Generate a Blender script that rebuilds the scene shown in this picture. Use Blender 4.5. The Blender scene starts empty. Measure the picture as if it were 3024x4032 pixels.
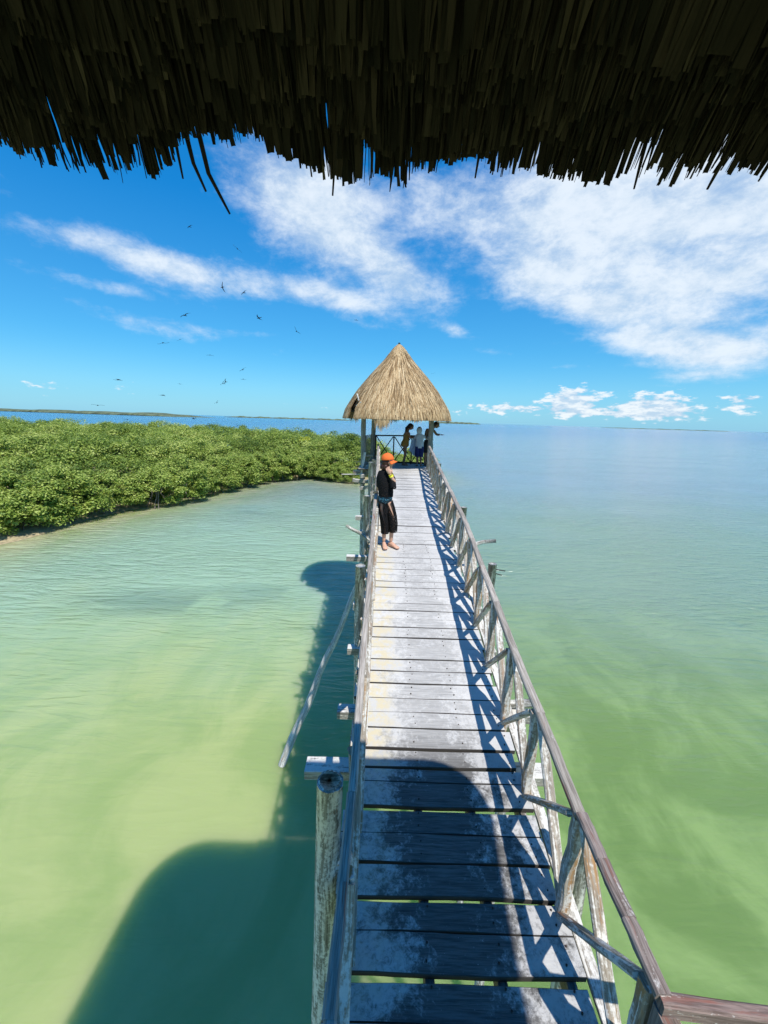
import bpy, bmesh, math, random
import numpy as np
from mathutils import Vector, Matrix
random.seed(7); RNG = np.random.default_rng(7)
S = bpy.context.scene; COL = S.collection

# ---------------------------------------------------------------- camera, sky, sun, exposure
CZ = 8.0                                   # eye height above the water
KS = CZ/5.5                                # scale of things laid out over the water plane
PITCH, ROLL = math.radians(13.27), math.radians(1.707)
cp, sp, cr, sr = math.cos(PITCH), math.sin(PITCH), math.cos(ROLL), math.sin(ROLL)
cam = bpy.data.objects.new('camera', bpy.data.cameras.new('camera')); COL.objects.link(cam)
right, up, fwd = Vector((cr, sr*sp, sr*cp)), Vector((-sr, cr*sp, cr*cp)), Vector((0, cp, -sp))
cam.matrix_world = Matrix(((right.x, up.x, -fwd.x, 0), (right.y, up.y, -fwd.y, 0), (right.z, up.z, -fwd.z, CZ), (0, 0, 0, 1)))
cam.data.sensor_fit = 'VERTICAL'; cam.data.sensor_height = 36.0; cam.data.lens = 36.0*1530/4032
cam.data.clip_start = 0.05; cam.data.clip_end = 30000
S.camera = cam
SUN_TRAVEL = Vector((-.33, .58, -1.0)).normalized()
d = -SUN_TRAVEL
SUN_EL, SUN_ROT = math.asin(d.z), math.atan2(d.x, d.y)
sun = bpy.data.objects.new('sun', bpy.data.lights.new('sun', 'SUN')); COL.objects.link(sun)
sun.data.energy = 4.2; sun.data.angle = math.radians(.55); sun.data.color = (1, .95, .87)
sun.rotation_euler = SUN_TRAVEL.to_track_quat('-Z', 'Y').to_euler(); sun.location = (5, -8, 30)
S.view_settings.view_transform = 'Standard'; S.view_settings.look = 'None'
S.view_settings.gamma = 1; S.view_settings.exposure = 0.3
S.render.engine = 'CYCLES'; S.cycles.use_denoising = True
S.cycles.max_bounces = 8; S.cycles.transparent_max_bounces = 12
S.cycles.sample_clamp_indirect = 6

class NT:                                   # small node-graph helper
    def __init__(s, tree): s.t = tree; s.t.nodes.clear()
    def n(s, typ, **kw):
        nd = s.t.nodes.new(typ)
        for k, v in kw.items(): setattr(nd, k, v)
        return nd
    def set(s, sock, v):
        if hasattr(v, 'is_output') or isinstance(v, bpy.types.NodeSocket): s.t.links.new(v, sock)
        else: sock.default_value = v
    def m(s, op, a, b=None, c=None, clamp=False):
        nd = s.n('ShaderNodeMath', operation=op, use_clamp=clamp)
        for i, v in enumerate((a, b, c)):
            if v is not None: s.set(nd.inputs[i], v)
        return nd.outputs[0]
    def ramp(s, v, a, b, lo=0., hi=1., smooth=True):
        nd = s.n('ShaderNodeMapRange', interpolation_type='SMOOTHSTEP' if smooth else 'LINEAR')
        for i, q in enumerate((v, a, b, lo, hi)): s.set(nd.inputs[i], q)
        return nd.outputs[0]
    def mix(s, f, a, b, mode='MIX'):
        nd = s.n('ShaderNodeMix', data_type='RGBA', blend_type=mode)
        s.set(nd.inputs[0], f)
        for i, v in ((6, a), (7, b)): s.set(nd.inputs[i], v if not isinstance(v, tuple) else (*v[:3], 1))
        return nd.outputs[2]
    def noise(s, vec, scale=5, detail=4, rough=.55, dist=0., dim='3D'):
        nd = s.n('ShaderNodeTexNoise', noise_dimensions=dim)
        s.set(nd.inputs['Vector'], vec); nd.inputs['Scale'].default_value = scale
        nd.inputs['Detail'].default_value = detail; nd.inputs['Roughness'].default_value = rough
        nd.inputs['Distortion'].default_value = dist
        return nd.outputs['Fac']
    def vmap(s, vec, sc=(1, 1, 1), loc=(0, 0, 0), rot=(0, 0, 0)):
        nd = s.n('ShaderNodeMapping'); s.set(nd.inputs[0], vec)
        nd.inputs['Scale'].default_value = sc; nd.inputs['Location'].default_value = loc; nd.inputs['Rotation'].default_value = rot
        return nd.outputs[0]
    def xyz(s, vec):
        nd = s.n('ShaderNodeSeparateXYZ'); s.set(nd.inputs[0], vec); return nd.outputs
    def attr(s, name):
        return s.n('ShaderNodeAttribute', attribute_name=name).outputs['Fac']

# ---- sky: Nishita plus clouds laid out by compass direction and elevation
W = bpy.data.worlds.new('World'); S.world = W; W.use_nodes = True
k = NT(W.node_tree)
sky = k.n('ShaderNodeTexSky', sky_type='NISHITA'); sky.sun_disc = False
sky.sun_elevation = SUN_EL; sky.sun_rotation = SUN_ROT; sky.air_density = 1.0; sky.dust_density = .4; sky.ozone_density = 2.5
tc = k.n('ShaderNodeTexCoord').outputs['Generated']
vx, vy, vz = k.xyz(tc)
R2D = 57.29578
az = k.m('MULTIPLY', k.m('ARCTAN2', vx, vy), R2D)
el = k.m('MULTIPLY', k.m('ARCSINE', k.m('MAXIMUM', k.m('MINIMUM', vz, 1.), -1.)), R2D)
hs = k.n('ShaderNodeHueSaturation'); hs.inputs['Saturation'].default_value = 1.5; hs.inputs['Value'].default_value = 1.0
hs.inputs['Hue'].default_value = .497
k.set(hs.inputs['Color'], sky.outputs[0])
skyc = k.mix(1., hs.outputs[0], (.58, 1.13, 1.24), 'MULTIPLY')
den = k.m('ADD', k.m('MAXIMUM', vz, 0.), .07)
cv = k.n('ShaderNodeCombineXYZ'); k.set(cv.inputs[0], k.m('DIVIDE', vx, den)); k.set(cv.inputs[1], k.m('DIVIDE', vy, den))
plane = cv.outputs[0]
warp = k.noise(k.vmap(plane, (1.1, 1.6, 1)), 1.6, 5, .6)
n1 = k.noise(k.vmap(plane, (1.0, 1.15, 1), rot=(0, 0, -.5)), 1.7, 3, .5, .5)
n2 = k.noise(k.vmap(tc, (5.5, 5.5, 10.), (3, 1, 0), rot=(0, .25, 0)), 2.2, 9, .68, .15)
nz = k.m('ADD', k.m('MULTIPLY', n1, .38), k.m('MULTIPLY', n2, .62))
def blob(a0, e0, ra, re, tilt=0., amp=1.):
    da, de = k.m('SUBTRACT', az, a0), k.m('SUBTRACT', el, e0)
    c, s_ = math.cos(math.radians(tilt)), math.sin(math.radians(tilt))
    u = k.m('DIVIDE', k.m('ADD', k.m('MULTIPLY', da, c), k.m('MULTIPLY', de, s_)), ra)
    v = k.m('DIVIDE', k.m('SUBTRACT', k.m('MULTIPLY', de, c), k.m('MULTIPLY', da, s_)), re)
    r2 = k.m('ADD', k.m('MULTIPLY', u, u), k.m('MULTIPLY', v, v))
    return k.m('MULTIPLY', k.m('POWER', 2.71828, k.m('MULTIPLY', r2, -1.)), amp)
gr = k.n('ShaderNodeValToRGB'); k.set(gr.inputs[0], k.m('DIVIDE', el, 90.)); e_ = gr.color_ramp.elements
e_[0].position = 0; e_[0].color = (1.6, 4.0, 6.2, 1); e_[1].position = 1; e_[1].color = (.03, .8, 3.0, 1)
for p_, c_ in ((.10, (.72, 3.1, 5.9)), (.27, (.12, 1.85, 5.1)), (.5, (.05, 1.2, 4.0))): x_ = e_.new(p_); x_.color = (*c_, 1)
skyc = k.mix(.62, skyc, gr.outputs[0])
cover = None
for b in [(33, 27, 17, 7, 0, 1.3), (30, 19.5, 14, 5.5, -6, 1.25), (44, 22, 12, 7, 0, 1.2), (21, 16.5, 11, 2.8, -13, .95), (31, 12.0, 9, 2.6, -20, .85), (36, 8.4, 7, 2.0, -10, .62), (17, 25, 5, 5, 0, .7),
          (-15, 24.8, 9, 4.6, -18, 1.0), (-5, 21.5, 10, 5.0, -26, 1.1), (2, 17.5, 6, 2.4, -28, .8), (8, 23.5, 6, 3.6, 0, .78), (-9, 28, 9, 2.4, -20, .5), (4, 27, 5, 2.4, 0, .45),
          (-35, 17.2, 7, 1.9, -6, .92), (-27, 16.6, 7, 1.9, 4, .72), (-20, 15.4, 9, 1.8, -4, .88), (-7, 15.2, 10, 1.4, -10, .95), (-28, 10.2, 11, 1.2, -5, .68), (-33, 13.4, 8, .8, -5, .7), (-18, 10.4, 6, .6, 0, .42),
          (38, 14, 8, 3, 0, .6), (32, 9.4, 8, 2.2, -12, .55), (41, 8.6, 5, 1.8, 5, .8), (37, 5.6, 7, 1.3, 0, .5), (14, 9.3, 3.0, .6, -5, .62), (8.5, 12, 2.2, .8, -15, .6), (-4, 12.4, 2.4, .6, -15, .45), (24, 7.4, 2, .5, 0, .4)]:
    q = blob(*b); cover = q if cover is None else k.m('ADD', cover, q)
cover = k.m('MINIMUM', cover, 1.5)
dens = k.m('ADD', k.m('MULTIPLY', k.m('SUBTRACT', nz, .5), 2.9), k.m('SUBTRACT', k.m('MULTIPLY', cover, 1.05), .62))
cl = k.ramp(dens, -.30, 1.12)
# low cumulus heads standing over the horizon
cn = k.noise(k.vmap(tc, (9, 9, 26)), 3.2, 6, .6)
cum = None
for b in [(24.5, 3.2, 3.2, 1.9, 0, 1.), (33.5, 2.6, 5, 1.9, 0, .9), (17, 2.3, 5, 1.2, 0, .62), (41.5, 3.2, 2, 1.3, 0, .7), (4, 1.8, 8, .9, 0, .5), (-40, 2.6, 3.2, .9, 0, .55), (-33, 2.6, 1.5, .9, 0, .55), (30, 1.6, 14, .7, 0, .4), (-8, 1.7, 9, .6, 0, .42)]:
    q = blob(*b); cum = q if cum is None else k.m('ADD', cum, q)
cl2 = k.ramp(k.m('ADD', k.m('MULTIPLY', k.m('SUBTRACT', cn, .5), 2.2), k.m('SUBTRACT', cum, .5)), -.02, .32)
cshade = k.mix(k.ramp(n2, .32, .66), (4.3, 5.3, 6.4), (6.1, 6.7, 7.3))
out = k.mix(k.m('MULTIPLY', cl, .92), skyc, cshade)
hz = k.mix(k.ramp(el, 0., 8., .40, 0.), out, (2.1, 4.3, 6.5))
out = k.mix(k.m('MULTIPLY', cl2, .85), hz, k.mix(k.ramp(cn, .42, .62), (4.0, 5.0, 6.2), (6.9, 7.1, 7.3)))
bg = k.n('ShaderNodeBackground'); k.set(bg.inputs[0], out); bg.inputs[1].default_value = .115
k.t.links.new(bg.outputs[0], k.n('ShaderNodeOutputWorld').inputs[0])
W.cycles.sampling_method = 'MANUAL'; W.cycles.sample_map_resolution = 1024

# ---------------------------------------------------------------- helpers
def mat(name):
    m = bpy.data.materials.new(name); m.use_nodes = True
    k = NT(m.node_tree)
    b = k.n('ShaderNodeBsdfPrincipled'); o = k.n('ShaderNodeOutputMaterial')
    k.t.links.new(b.outputs[0], o.inputs[0]); k.o = o
    return m, k, b
def bump(k, b, h, strength=.5, dist=.01):
    nd = k.n('ShaderNodeBump'); nd.inputs['Strength'].default_value = strength; nd.inputs['Distance'].default_value = dist
    k.set(nd.inputs['Height'], h); k.t.links.new(nd.outputs[0], b.inputs['Normal'])
def tag(o, label=None, cat=None, group=None, kind=None):
    for n, v in (('label', label), ('category', cat), ('group', group), ('kind', kind)):
        if v: o[n] = v
    return o
def thing(name, loc, label, cat, group=None):
    o = bpy.data.objects.new(name, None); COL.objects.link(o); o.location = loc; o.empty_display_size = .1
    return tag(o, label, cat, group)
class MB:                                   # collects shapes, links them as one mesh
    def __init__(s): s.v = []; s.f = []; s.uv = []; s.tone = []
    def add(s, vs, fs, uvs=None, tone=None):
        o = len(s.v); t = random.random() if tone is None else tone
        s.v += [tuple(p) for p in vs]
        for i, f in enumerate(fs):
            s.f.append([o+j for j in f]); s.tone.append(t)
            s.uv += (uvs[i] if uvs else [(0, 0)]*len(f))
        return s
    def beam(s, P, Q, w, h, upv=(0, 0, 1), seg=1, jit=0., ch=.006, tone=None, sag=0., tw=0.):
        P, Q = Vector(P), Vector(Q); ax = (Q-P); L = ax.length; ax.normalize()
        side = ax.cross(Vector(upv))
        if side.length < 1e-4: side = ax.cross(Vector((1, 0, 0)))
        side.normalize(); u = side.cross(ax).normalized()
        a, b = w/2, h/2; c = min(ch, a*.6, b*.6)
        prof = [(-a, -b+c), (-a+c, -b), (a-c, -b), (a, -b+c), (a, b-c), (a-c, b), (-a+c, b), (-a, b-c)]
        per = [0]
        for i in range(8): per.append(per[-1]+math.dist(prof[i], prof[(i+1) % 8]))
        vs, fs, uvs = [], [], []; r0, v0 = random.random()*9, random.random()*30
        for i in range(seg+1):
            t = i/seg; C = P.lerp(Q, t)+u*(sag*math.sin(math.pi*t))
            jx, jy = random.uniform(-jit, jit), random.uniform(-jit, jit)
            for (x, y) in prof: vs.append(C+side*(x*(1+random.uniform(-1, 1)*jit/a)+jx)+u*(y+jy))
        for i in range(seg):
            for j in range(8):
                j2 = (j+1) % 8
                fs.append((i*8+j, i*8+j2, i*8+8+j2, i*8+8+j))
                va, vb = v0+L*i/seg, v0+L*(i+1)/seg
                uvs.append([(r0+per[j], va), (r0+per[j+1], va), (r0+per[j+1], vb), (r0+per[j], vb)])
        fs.append(tuple(range(7, -1, -1))); uvs.append([(r0+prof[i][0], v0+prof[i][1]) for i in range(7, -1, -1)])
        fs.append(tuple(seg*8+i for i in range(8))); uvs.append([(r0+prof[i][0], v0+prof[i][1]) for i in range(8)])
        return s.add(vs, fs, uvs, tone)
    def tube(s, pts, rad, n=10, jit=.0, tone=None, caps=True):
        pts = [Vector(p) for p in pts]; rad = rad if hasattr(rad, '__len__') else [rad]*len(pts)
        vs, fs, uvs = [], [], []; v0, r0, L = random.random()*30, random.random()*9, 0
        ref = Vector((0, 0, 1)) if abs((pts[-1]-pts[0]).normalized().z) < .9 else Vector((1, 0, 0))
        lens = []
        lob = [1+random.uniform(-jit, jit) for _ in range(n)]
        for i, p in enumerate(pts):
            if i: L += (p-pts[i-1]).length
            lens.append(L)
            ax = (pts[min(i+1, len(pts)-1)]-pts[max(i-1, 0)]).normalized()
            a = ax.cross(ref).normalized(); b = ax.cross(a)
            for j in range(n):
                th = 2*math.pi*j/n; r = rad[i]*lob[j]*(1+random.uniform(-jit, jit)*.5)
                vs.append(p+a*math.cos(th)*r+b*math.sin(th)*r)
        for i in range(len(pts)-1):
            for j in range(n):
                j2 = (j+1) % n; cu = 2*math.pi*rad[i]/n
                fs.append((i*n+j, i*n+j2, i*n+n+j2, i*n+n+j))
                uvs.append([(r0+j*cu, v0+lens[i]), (r0+(j+1)*cu, v0+lens[i]), (r0+(j+1)*cu, v0+lens[i+1]), (r0+j*cu, v0+lens[i+1])])
        if caps:
            e = (len(pts)-1)*n
            fs.append(tuple(range(n))); uvs.append([(math.cos(6.28*j/n)*rad[0], math.sin(6.28*j/n)*rad[0]) for j in range(n)])
            fs.append(tuple(e+j for j in range(n-1, -1, -1))); uvs.append([(math.cos(6.28*j/n)*rad[-1], math.sin(6.28*j/n)*rad[-1]) for j in range(n-1, -1, -1)])
        return s.add(vs, fs, uvs, tone)
    def loft(s, rings, caps=True, tone=None):        # rings of equal vertex count
        n = len(rings[0]); vs = [p for r in rings for p in r]; fs, uvs = [], []
        for i in range(len(rings)-1):
            for j in range(n):
                j2 = (j+1) % n; fs.append((i*n+j, i*n+j2, i*n+n+j2, i*n+n+j))
                uvs.append([(j/n, i*.1), ((j+1)/n, i*.1), ((j+1)/n, i*.1+.1), (j/n, i*.1+.1)])
        if caps:
            fs.append(tuple(range(n-1, -1, -1))); uvs.append([(0, 0)]*n)
            fs.append(tuple((len(rings)-1)*n+j for j in range(n))); uvs.append([(0, 0)]*n)
        return s.add(vs, fs, uvs, tone)
    def build(s, name, m, parent=None, smooth=False, loc=None, world=True):
        o0 = Vector(parent_loc(parent)) if parent else Vector(loc or (0, 0, 0))
        if not world: o0 = Vector((0, 0, 0))
        me = bpy.data.meshes.new(name)
        me.from_pydata([Vector(p)-o0 for p in s.v], [], s.f)
        uvl = me.uv_layers.new(name='UVMap'); uvl.data.foreach_set('uv', np.array(s.uv, dtype=np.float32).ravel())
        at = me.attributes.new('tone', 'FLOAT', 'FACE'); at.data.foreach_set('value', np.array(s.tone, dtype=np.float32))
        if smooth: me.polygons.foreach_set('use_smooth', [True]*len(me.polygons))
        me.materials.append(m); me.update()
        ob = bpy.data.objects.new(name, me); COL.objects.link(ob)
        if parent: ob.parent = parent
        elif loc: ob.location = loc
        return ob
def parent_loc(p):
    l = Vector((0, 0, 0))
    while p: l += p.location; p = p.parent
    return l
def np_mesh(name, V, F, tone, m, parent=None, loc=None):   # big quad meshes from arrays
    me = bpy.data.meshes.new(name); n, q = len(V), len(F); w = F.shape[1]
    o0 = np.array(parent_loc(parent)) if parent else (np.array(loc) if loc else np.zeros(3))
    me.vertices.add(n); me.vertices.foreach_set('co', (V-o0).astype(np.float32).ravel())
    me.loops.add(q*w); me.loops.foreach_set('vertex_index', F.astype(np.int32).ravel())
    me.polygons.add(q); me.polygons.foreach_set('loop_start', np.arange(0, q*w, w, dtype=np.int32))
    me.update(calc_edges=True)
    at = me.attributes.new('tone', 'FLOAT', 'FACE'); at.data.foreach_set('value', tone.astype(np.float32))
    me.materials.append(m)
    ob = bpy.data.objects.new(name, me); COL.objects.link(ob)
    if parent: ob.parent = parent
    elif loc is not None: ob.location = loc
    return ob

# ---------------------------------------------------------------- materials
def wood(name, dark=(.10, .085, .07), light=(.36, .34, .31), white=.4, brown=.0, rough=.85, browncol=(.22, .10, .04), topwhite=.0):
    m, k, b = mat(name)
    uv = k.n('ShaderNodeTexCoord').outputs['UV']; ob = k.n('ShaderNodeTexCoord').outputs['Object']
    g1 = k.noise(k.vmap(uv, (70, 3.5, 1)), 1, 6, .65, .4); g2 = k.noise(k.vmap(uv, (260, 9, 1)), 1, 3, .6)
    g = k.m('ADD', k.m('MULTIPLY', g1, .65), k.m('MULTIPLY', g2, .35))
    col = k.mix(k.ramp(g, .36, .62), dark, light)
    tone = k.attr('tone'); col = k.mix(k.m('MULTIPLY', tone, .35), col, (.5*dark[0], .5*dark[1], .5*dark[2]))
    if brown:
        bn = k.noise(k.vmap(uv, (16, 1.6, 1), (4, 2, 0)), 1, 5, .65, .5)
        col = k.mix(k.m('MULTIPLY', k.ramp(bn, .62-brown*.22, .70-brown*.18), .85), col, k.mix(g2, browncol, (browncol[0]*1.9, browncol[1]*2.0, browncol[2]*2.2)))
    if white:
        wn = k.noise(k.vmap(uv, (22, 2.2, 1), (1, 7, 0)), 1, 7, .7, .6); w2 = k.noise(ob, 38, 4, .7)
        nz = k.xyz(k.n('ShaderNodeNewGeometry').outputs['Normal'])[2]
        wv = k.m('ADD', k.m('ADD', k.m('MULTIPLY', wn, .7), k.m('MULTIPLY', w2, .3)), k.m('MULTIPLY', k.m('MAXIMUM', nz, 0.), topwhite))
        col = k.mix(k.m('MULTIPLY', k.ramp(wv, .66-white*.3, .76-white*.3), .9), col, k.mix(w2, (.62, .60, .55), (.80, .79, .75)))
    k.set(b.inputs['Base Color'], col); b.inputs['Roughness'].default_value = rough; b.inputs['Specular IOR Level'].default_value = .25
    bump(k, b, g, .6, .006)
    return m
M = {}
M['rail'] = wood('weathered_rail', (.21, .18, .15), (.53, .48, .42), .2, .12, browncol=(.16, .07, .045))
M['railbrown'] = wood('worn_brown_rail', (.12, .09, .075), (.36, .30, .27), .22, .42, browncol=(.15, .07, .05))
M['railred'] = wood('reddish_worn_rail', (.11, .075, .065), (.30, .22, .19), .34, .45, browncol=(.17, .065, .045))
M['post'] = wood('guano_post', (.20, .155, .11), (.50, .45, .37), .62, .55, browncol=(.27, .14, .05))
M['brace'] = wood('brace_wood', (.15, .125, .10), (.45, .40, .33), .6, .35, browncol=(.2, .1, .05))
M['pile'] = wood('pile_wood', (.11, .105, .09), (.38, .36, .31), .62, .12)
M['pale'] = wood('bleached_pole_wood', (.28, .27, .24), (.58, .56, .51), .6, .05)
M['bigpile'] = wood('peeling_pile_wood', (.10, .095, .08), (.34, .33, .285), .70, .10)
M['beam'] = wood('beam_wood', (.13, .12, .11), (.40, .39, .36), .45, .05, topwhite=.12)
M['stringer'] = wood('stringer_wood', (.09, .08, .07), (.28, .26, .23), .35, .1)
M['edge'] = wood('edge_board_wood', (.2, .17, .13), (.5, .47, .42), .75, .2)
M['hutpost'] = wood('hut_post_wood', (.12, .115, .1), (.38, .36, .32), .35, .1)
M['hutdark'] = wood('hut_rail_wood', (.03, .028, .025), (.08, .075, .07), 0, 0)

# deck: grey trodden path down the middle, bird-whitened sides, ochre stain along the left edge
m, k, b = mat('deck_planks'); M['deck'] = m
tcn = k.n('ShaderNodeTexCoord'); uv, ob = tcn.outputs['UV'], tcn.outputs['Object']
X, Y, Z = k.xyz(ob); tone = k.attr('tone')
g1 = k.noise(k.vmap(uv, (60, 3.2, 1)), 1, 6, .65, .5); g2 = k.noise(k.vmap(uv, (220, 8, 1)), 1, 3, .6)
g = k.m('ADD', k.m('MULTIPLY', g1, .6), k.m('MULTIPLY', g2, .4))
near_shade = k.ramp(Y, 2.7, 3.4, 1., 0.)  # lookout roof's shadow deepened by darker wood on the near planks
wd = k.mix(k.ramp(g, .35, .64), k.mix(near_shade, (.30, .295, .285), (.065, .062, .058)), k.mix(near_shade, (.53, .52, .50), (.19, .185, .175)))
wd = k.mix(k.m('MULTIPLY', tone, .55), wd, k.mix(near_shade, (.33, .32, .305), (.09, .085, .08)))
wob = k.m('MULTIPLY', k.m('SUBTRACT', k.noise(ob, 3.0, 6, .75), .5), 1.5)
sideL = k.ramp(k.m('ADD', X, wob), -.05, .5, 1., 0.)
sideR = k.m('MULTIPLY', k.ramp(k.m('SUBTRACT', X, wob), .62, 1.2), 1.)
side = k.m('MAXIMUM', sideL, sideR)
spl = k.noise(ob, 26, 7, .75, .8); spl2 = k.noise(k.vmap(uv, (9, 4.2, 1)), 1, 7, .72, .6)
wsum = k.m('ADD', k.m('ADD', k.m('MULTIPLY', spl, .5), k.m('MULTIPLY', spl2, .5)), k.m('ADD', k.m('MULTIPLY', side, k.m('SUBTRACT', .24, k.m('MULTIPLY', near_shade, -.02))), k.m('MULTIPLY', k.ramp(Y, 3., 8.), .09)))
wsum = k.m('ADD', wsum, k.m('ADD', k.m('MULTIPLY', near_shade, -.085), k.m('MULTIPLY', k.m('SUBTRACT', tone, .5), .10)))
wm = k.m('MULTIPLY', k.ramp(wsum, .50, .72), k.m('SUBTRACT', .95, k.m('MULTIPLY', tone, .3)))
col = k.mix(wm, wd, k.mix(spl, (.48, .47, .455), (.70, .69, .665)))
och = k.m('MULTIPLY', k.ramp(k.m('ADD', X, k.m('MULTIPLY', wob, .4)), .02, .24, 1., 0.), k.m('MULTIPLY', k.ramp(k.noise(ob, 11, 5, .7), .38, .6), k.ramp(Y, 2.6, 3.2, .2, .85)))
col = k.mix(och, col, (.60, .52, .34))
fl = k.ramp(k.noise(k.vmap(ob, (1, 1, 1), (9, 3, 0)), 60, 3, .6), .70, .76)
col = k.mix(k.m('MULTIPLY', fl, .6), col, (.7, .69, .66))
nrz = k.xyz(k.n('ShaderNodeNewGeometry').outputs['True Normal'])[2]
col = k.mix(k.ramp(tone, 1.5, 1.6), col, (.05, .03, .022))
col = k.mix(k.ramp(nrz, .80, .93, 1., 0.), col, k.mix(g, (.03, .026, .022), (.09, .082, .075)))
k.set(b.inputs['Base Color'], col); b.inputs['Roughness'].default_value = .85; b.inputs['Specular IOR Level'].default_value = .2
bump(k, b, k.m('ADD', g, k.m('MULTIPLY', wm, .3)), .55, .006)

def straw(name, cols, rough=.8, fib=(1, 1, .25), fsc=22):
    m, k, b = mat(name); t = k.attr('tone'); ob = k.n('ShaderNodeTexCoord').outputs['Object']
    cr_ = k.n('ShaderNodeValToRGB'); k.set(cr_.inputs[0], t); e = cr_.color_ramp.elements
    e[0].position, e[1].position = 0, 1; e[0].color = (*cols[0], 1); e[1].color = (*cols[-1], 1)
    for i, c in enumerate(cols[1:-1]): x = e.new((i+1)/(len(cols)-1)); x.color = (*c, 1)
    n = k.noise(k.vmap(ob, fib), fsc, 4, .6)
    col = k.mix(k.m('MULTIPLY', k.ramp(n, .4, .7), .45), cr_.outputs[0], tuple(c*.45 for c in cols[1]))
    k.set(b.inputs['Base Color'], col); b.inputs['Roughness'].default_value = rough; b.inputs['Specular IOR Level'].default_value = .15
    return m
M['straw'] = straw('dry_straw', [(.14, .085, .04), (.36, .235, .12), (.54, .385, .21), (.70, .54, .33)])
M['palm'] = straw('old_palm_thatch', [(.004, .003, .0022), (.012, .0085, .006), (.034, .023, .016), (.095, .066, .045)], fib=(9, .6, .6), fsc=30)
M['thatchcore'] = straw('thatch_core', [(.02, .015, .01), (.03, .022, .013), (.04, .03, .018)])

# foliage
def leafmat(name, cols):
    m, k, b = mat(name); t = k.attr('tone'); ob = k.n('ShaderNodeTexCoord').outputs['Object']
    cr_ = k.n('ShaderNodeValToRGB'); k.set(cr_.inputs[0], t); e = cr_.color_ramp.elements
    e[0].color = (*cols[0], 1); e[1].color = (*cols[-1], 1)
    for i, c in enumerate(cols[1:-1]): x = e.new((i+1)/(len(cols)-1)); x.color = (*c, 1)
    k.set(b.inputs['Base Color'], cr_.outputs[0]); b.inputs['Roughness'].default_value = .5; b.inputs['Specular IOR Level'].default_value = .35
    tr = k.n('ShaderNodeBsdfTranslucent'); k.set(tr.inputs[0], k.mix(.5, cr_.outputs[0], (.25, .40, .04)))
    mx = k.n('ShaderNodeMixShader'); mx.inputs[0].default_value = .28
    k.t.links.new(b.outputs[0], mx.inputs[1]); k.t.links.new(tr.outputs[0], mx.inputs[2]); k.t.links.new(mx.outputs[0], k.o.inputs[0])
    return m
M['leaf'] = leafmat('mangrove_leaves', [(.10, .16, .028), (.22, .315, .055), (.355, .445, .085), (.55, .61, .18)])
M['leafyellow'] = leafmat('yellow_leaves', [(.3, .34, .02), (.5, .52, .04), (.6, .6, .06), (.7, .68, .1)])
M['bark'] = wood('mangrove_bark', (.10, .085, .07), (.28, .25, .22), .25, .1)

def flat(name, col, rough=.7, noise=.25, scale=40, spec=.3):
    m, k, b = mat(name); ob = k.n('ShaderNodeTexCoord').outputs['Object']
    n = k.noise(ob, scale, 5, .65)
    k.set(b.inputs['Base Color'], k.mix(k.ramp(n, .3, .7), tuple(c*(1-noise) for c in col), tuple(min(1, c*(1+noise)) for c in col)))
    b.inputs['Roughness'].default_value = rough; b.inputs['Specular IOR Level'].default_value = spec
    return m

# ---------------------------------------------------------------- setting: water, shore, far islands
SHORE = [(-60, 12), (-22, 13.2), (-17.4, 14.6), (-16.3, 17.2), (-15.6, 19.6), (-14.7, 22), (-13.7, 27), (-12.6, 30), (-10.8, 34.6), (-8.6, 37.3), (-4.6, 36.6), (-2.4, 34.9), (.4, 35.6), (2.4, 38), (1.5, 44), (-8, 56), (-28, 68), (-60, 74), (-90, 50)]
def seg_d(px, py, a, b):
    ax, ay = a; bx, by = b; t = np.clip(((px-ax)*(bx-ax)+(py-ay)*(by-ay))/((bx-ax)**2+(by-ay)**2), 0, 1)
    return np.hypot(px-ax-t*(bx-ax), py-ay-t*(by-ay))
def shore_d(px, py):                        # signed distance, positive inside the mangrove islet (layout units)
    px, py = np.asarray(px, float), np.asarray(py, float)
    dd = np.min([seg_d(px, py, SHORE[i], SHORE[(i+1) % len(SHORE)]) for i in range(len(SHORE))], axis=0)
    ins = np.zeros(px.shape, bool)
    for i in range(len(SHORE)):
        (x1, y1), (x2, y2) = SHORE[i], SHORE[(i+1) % len(SHORE)]
        c = (y1 > py) != (y2 > py)
        xi = (x2-x1)*(py-y1)/((y2-y1) if y2 != y1 else 1e-9)+x1
        ins ^= c & (px < xi)
    return np.where(ins, dd, -dd)
def geo(a, step, n, lim):
    out = [a]; s_ = step
    while out[-1] < lim: s_ *= n; out.append(out[-1]+s_)
    return out
xs = np.array(sorted([-v for v in geo(40, .8, 1.3, 9000)]+list(np.arange(-39.2, 39.9, .8))+geo(40, .8, 1.3, 9000)))
ys = np.array(sorted([-v for v in geo(14, .8, 1.5, 400)]+list(np.arange(-13.2, 55, .8))+geo(55, .8, 1.25, 9000)))
gx, gy = np.meshgrid(xs, ys); nx, ny = len(xs), len(ys)
V = np.stack([gx.ravel(), gy.ravel(), np.zeros(nx*ny)], 1)
ii = (np.arange(ny-1)[:, None]*nx+np.arange(nx-1)[None]).ravel()
F = np.stack([ii, ii+1, ii+nx+1, ii+nx], 1)
m, k, b = mat('lagoon_water'); M['water'] = m
ob = k.vmap(k.n('ShaderNodeTexCoord').outputs['Object'], (1/KS, 1/KS, 1/KS)); X, Y, Z = k.xyz(ob)
sh = k.attr('shallow'); grass_ = k.attr('seagrass')
big = k.noise(k.vmap(ob, (1, .75, 1)), .22, 5, .6, .6); mid_ = k.noise(k.vmap(ob, (1, .7, 1), (5, 2, 0)), .62, 5, .6, .8)
left = k.ramp(k.m('ADD', X, k.m('MULTIPLY', k.m('SUBTRACT', big, .5), 3.)), -1.5, 1.2, 1., 0.)
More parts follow.
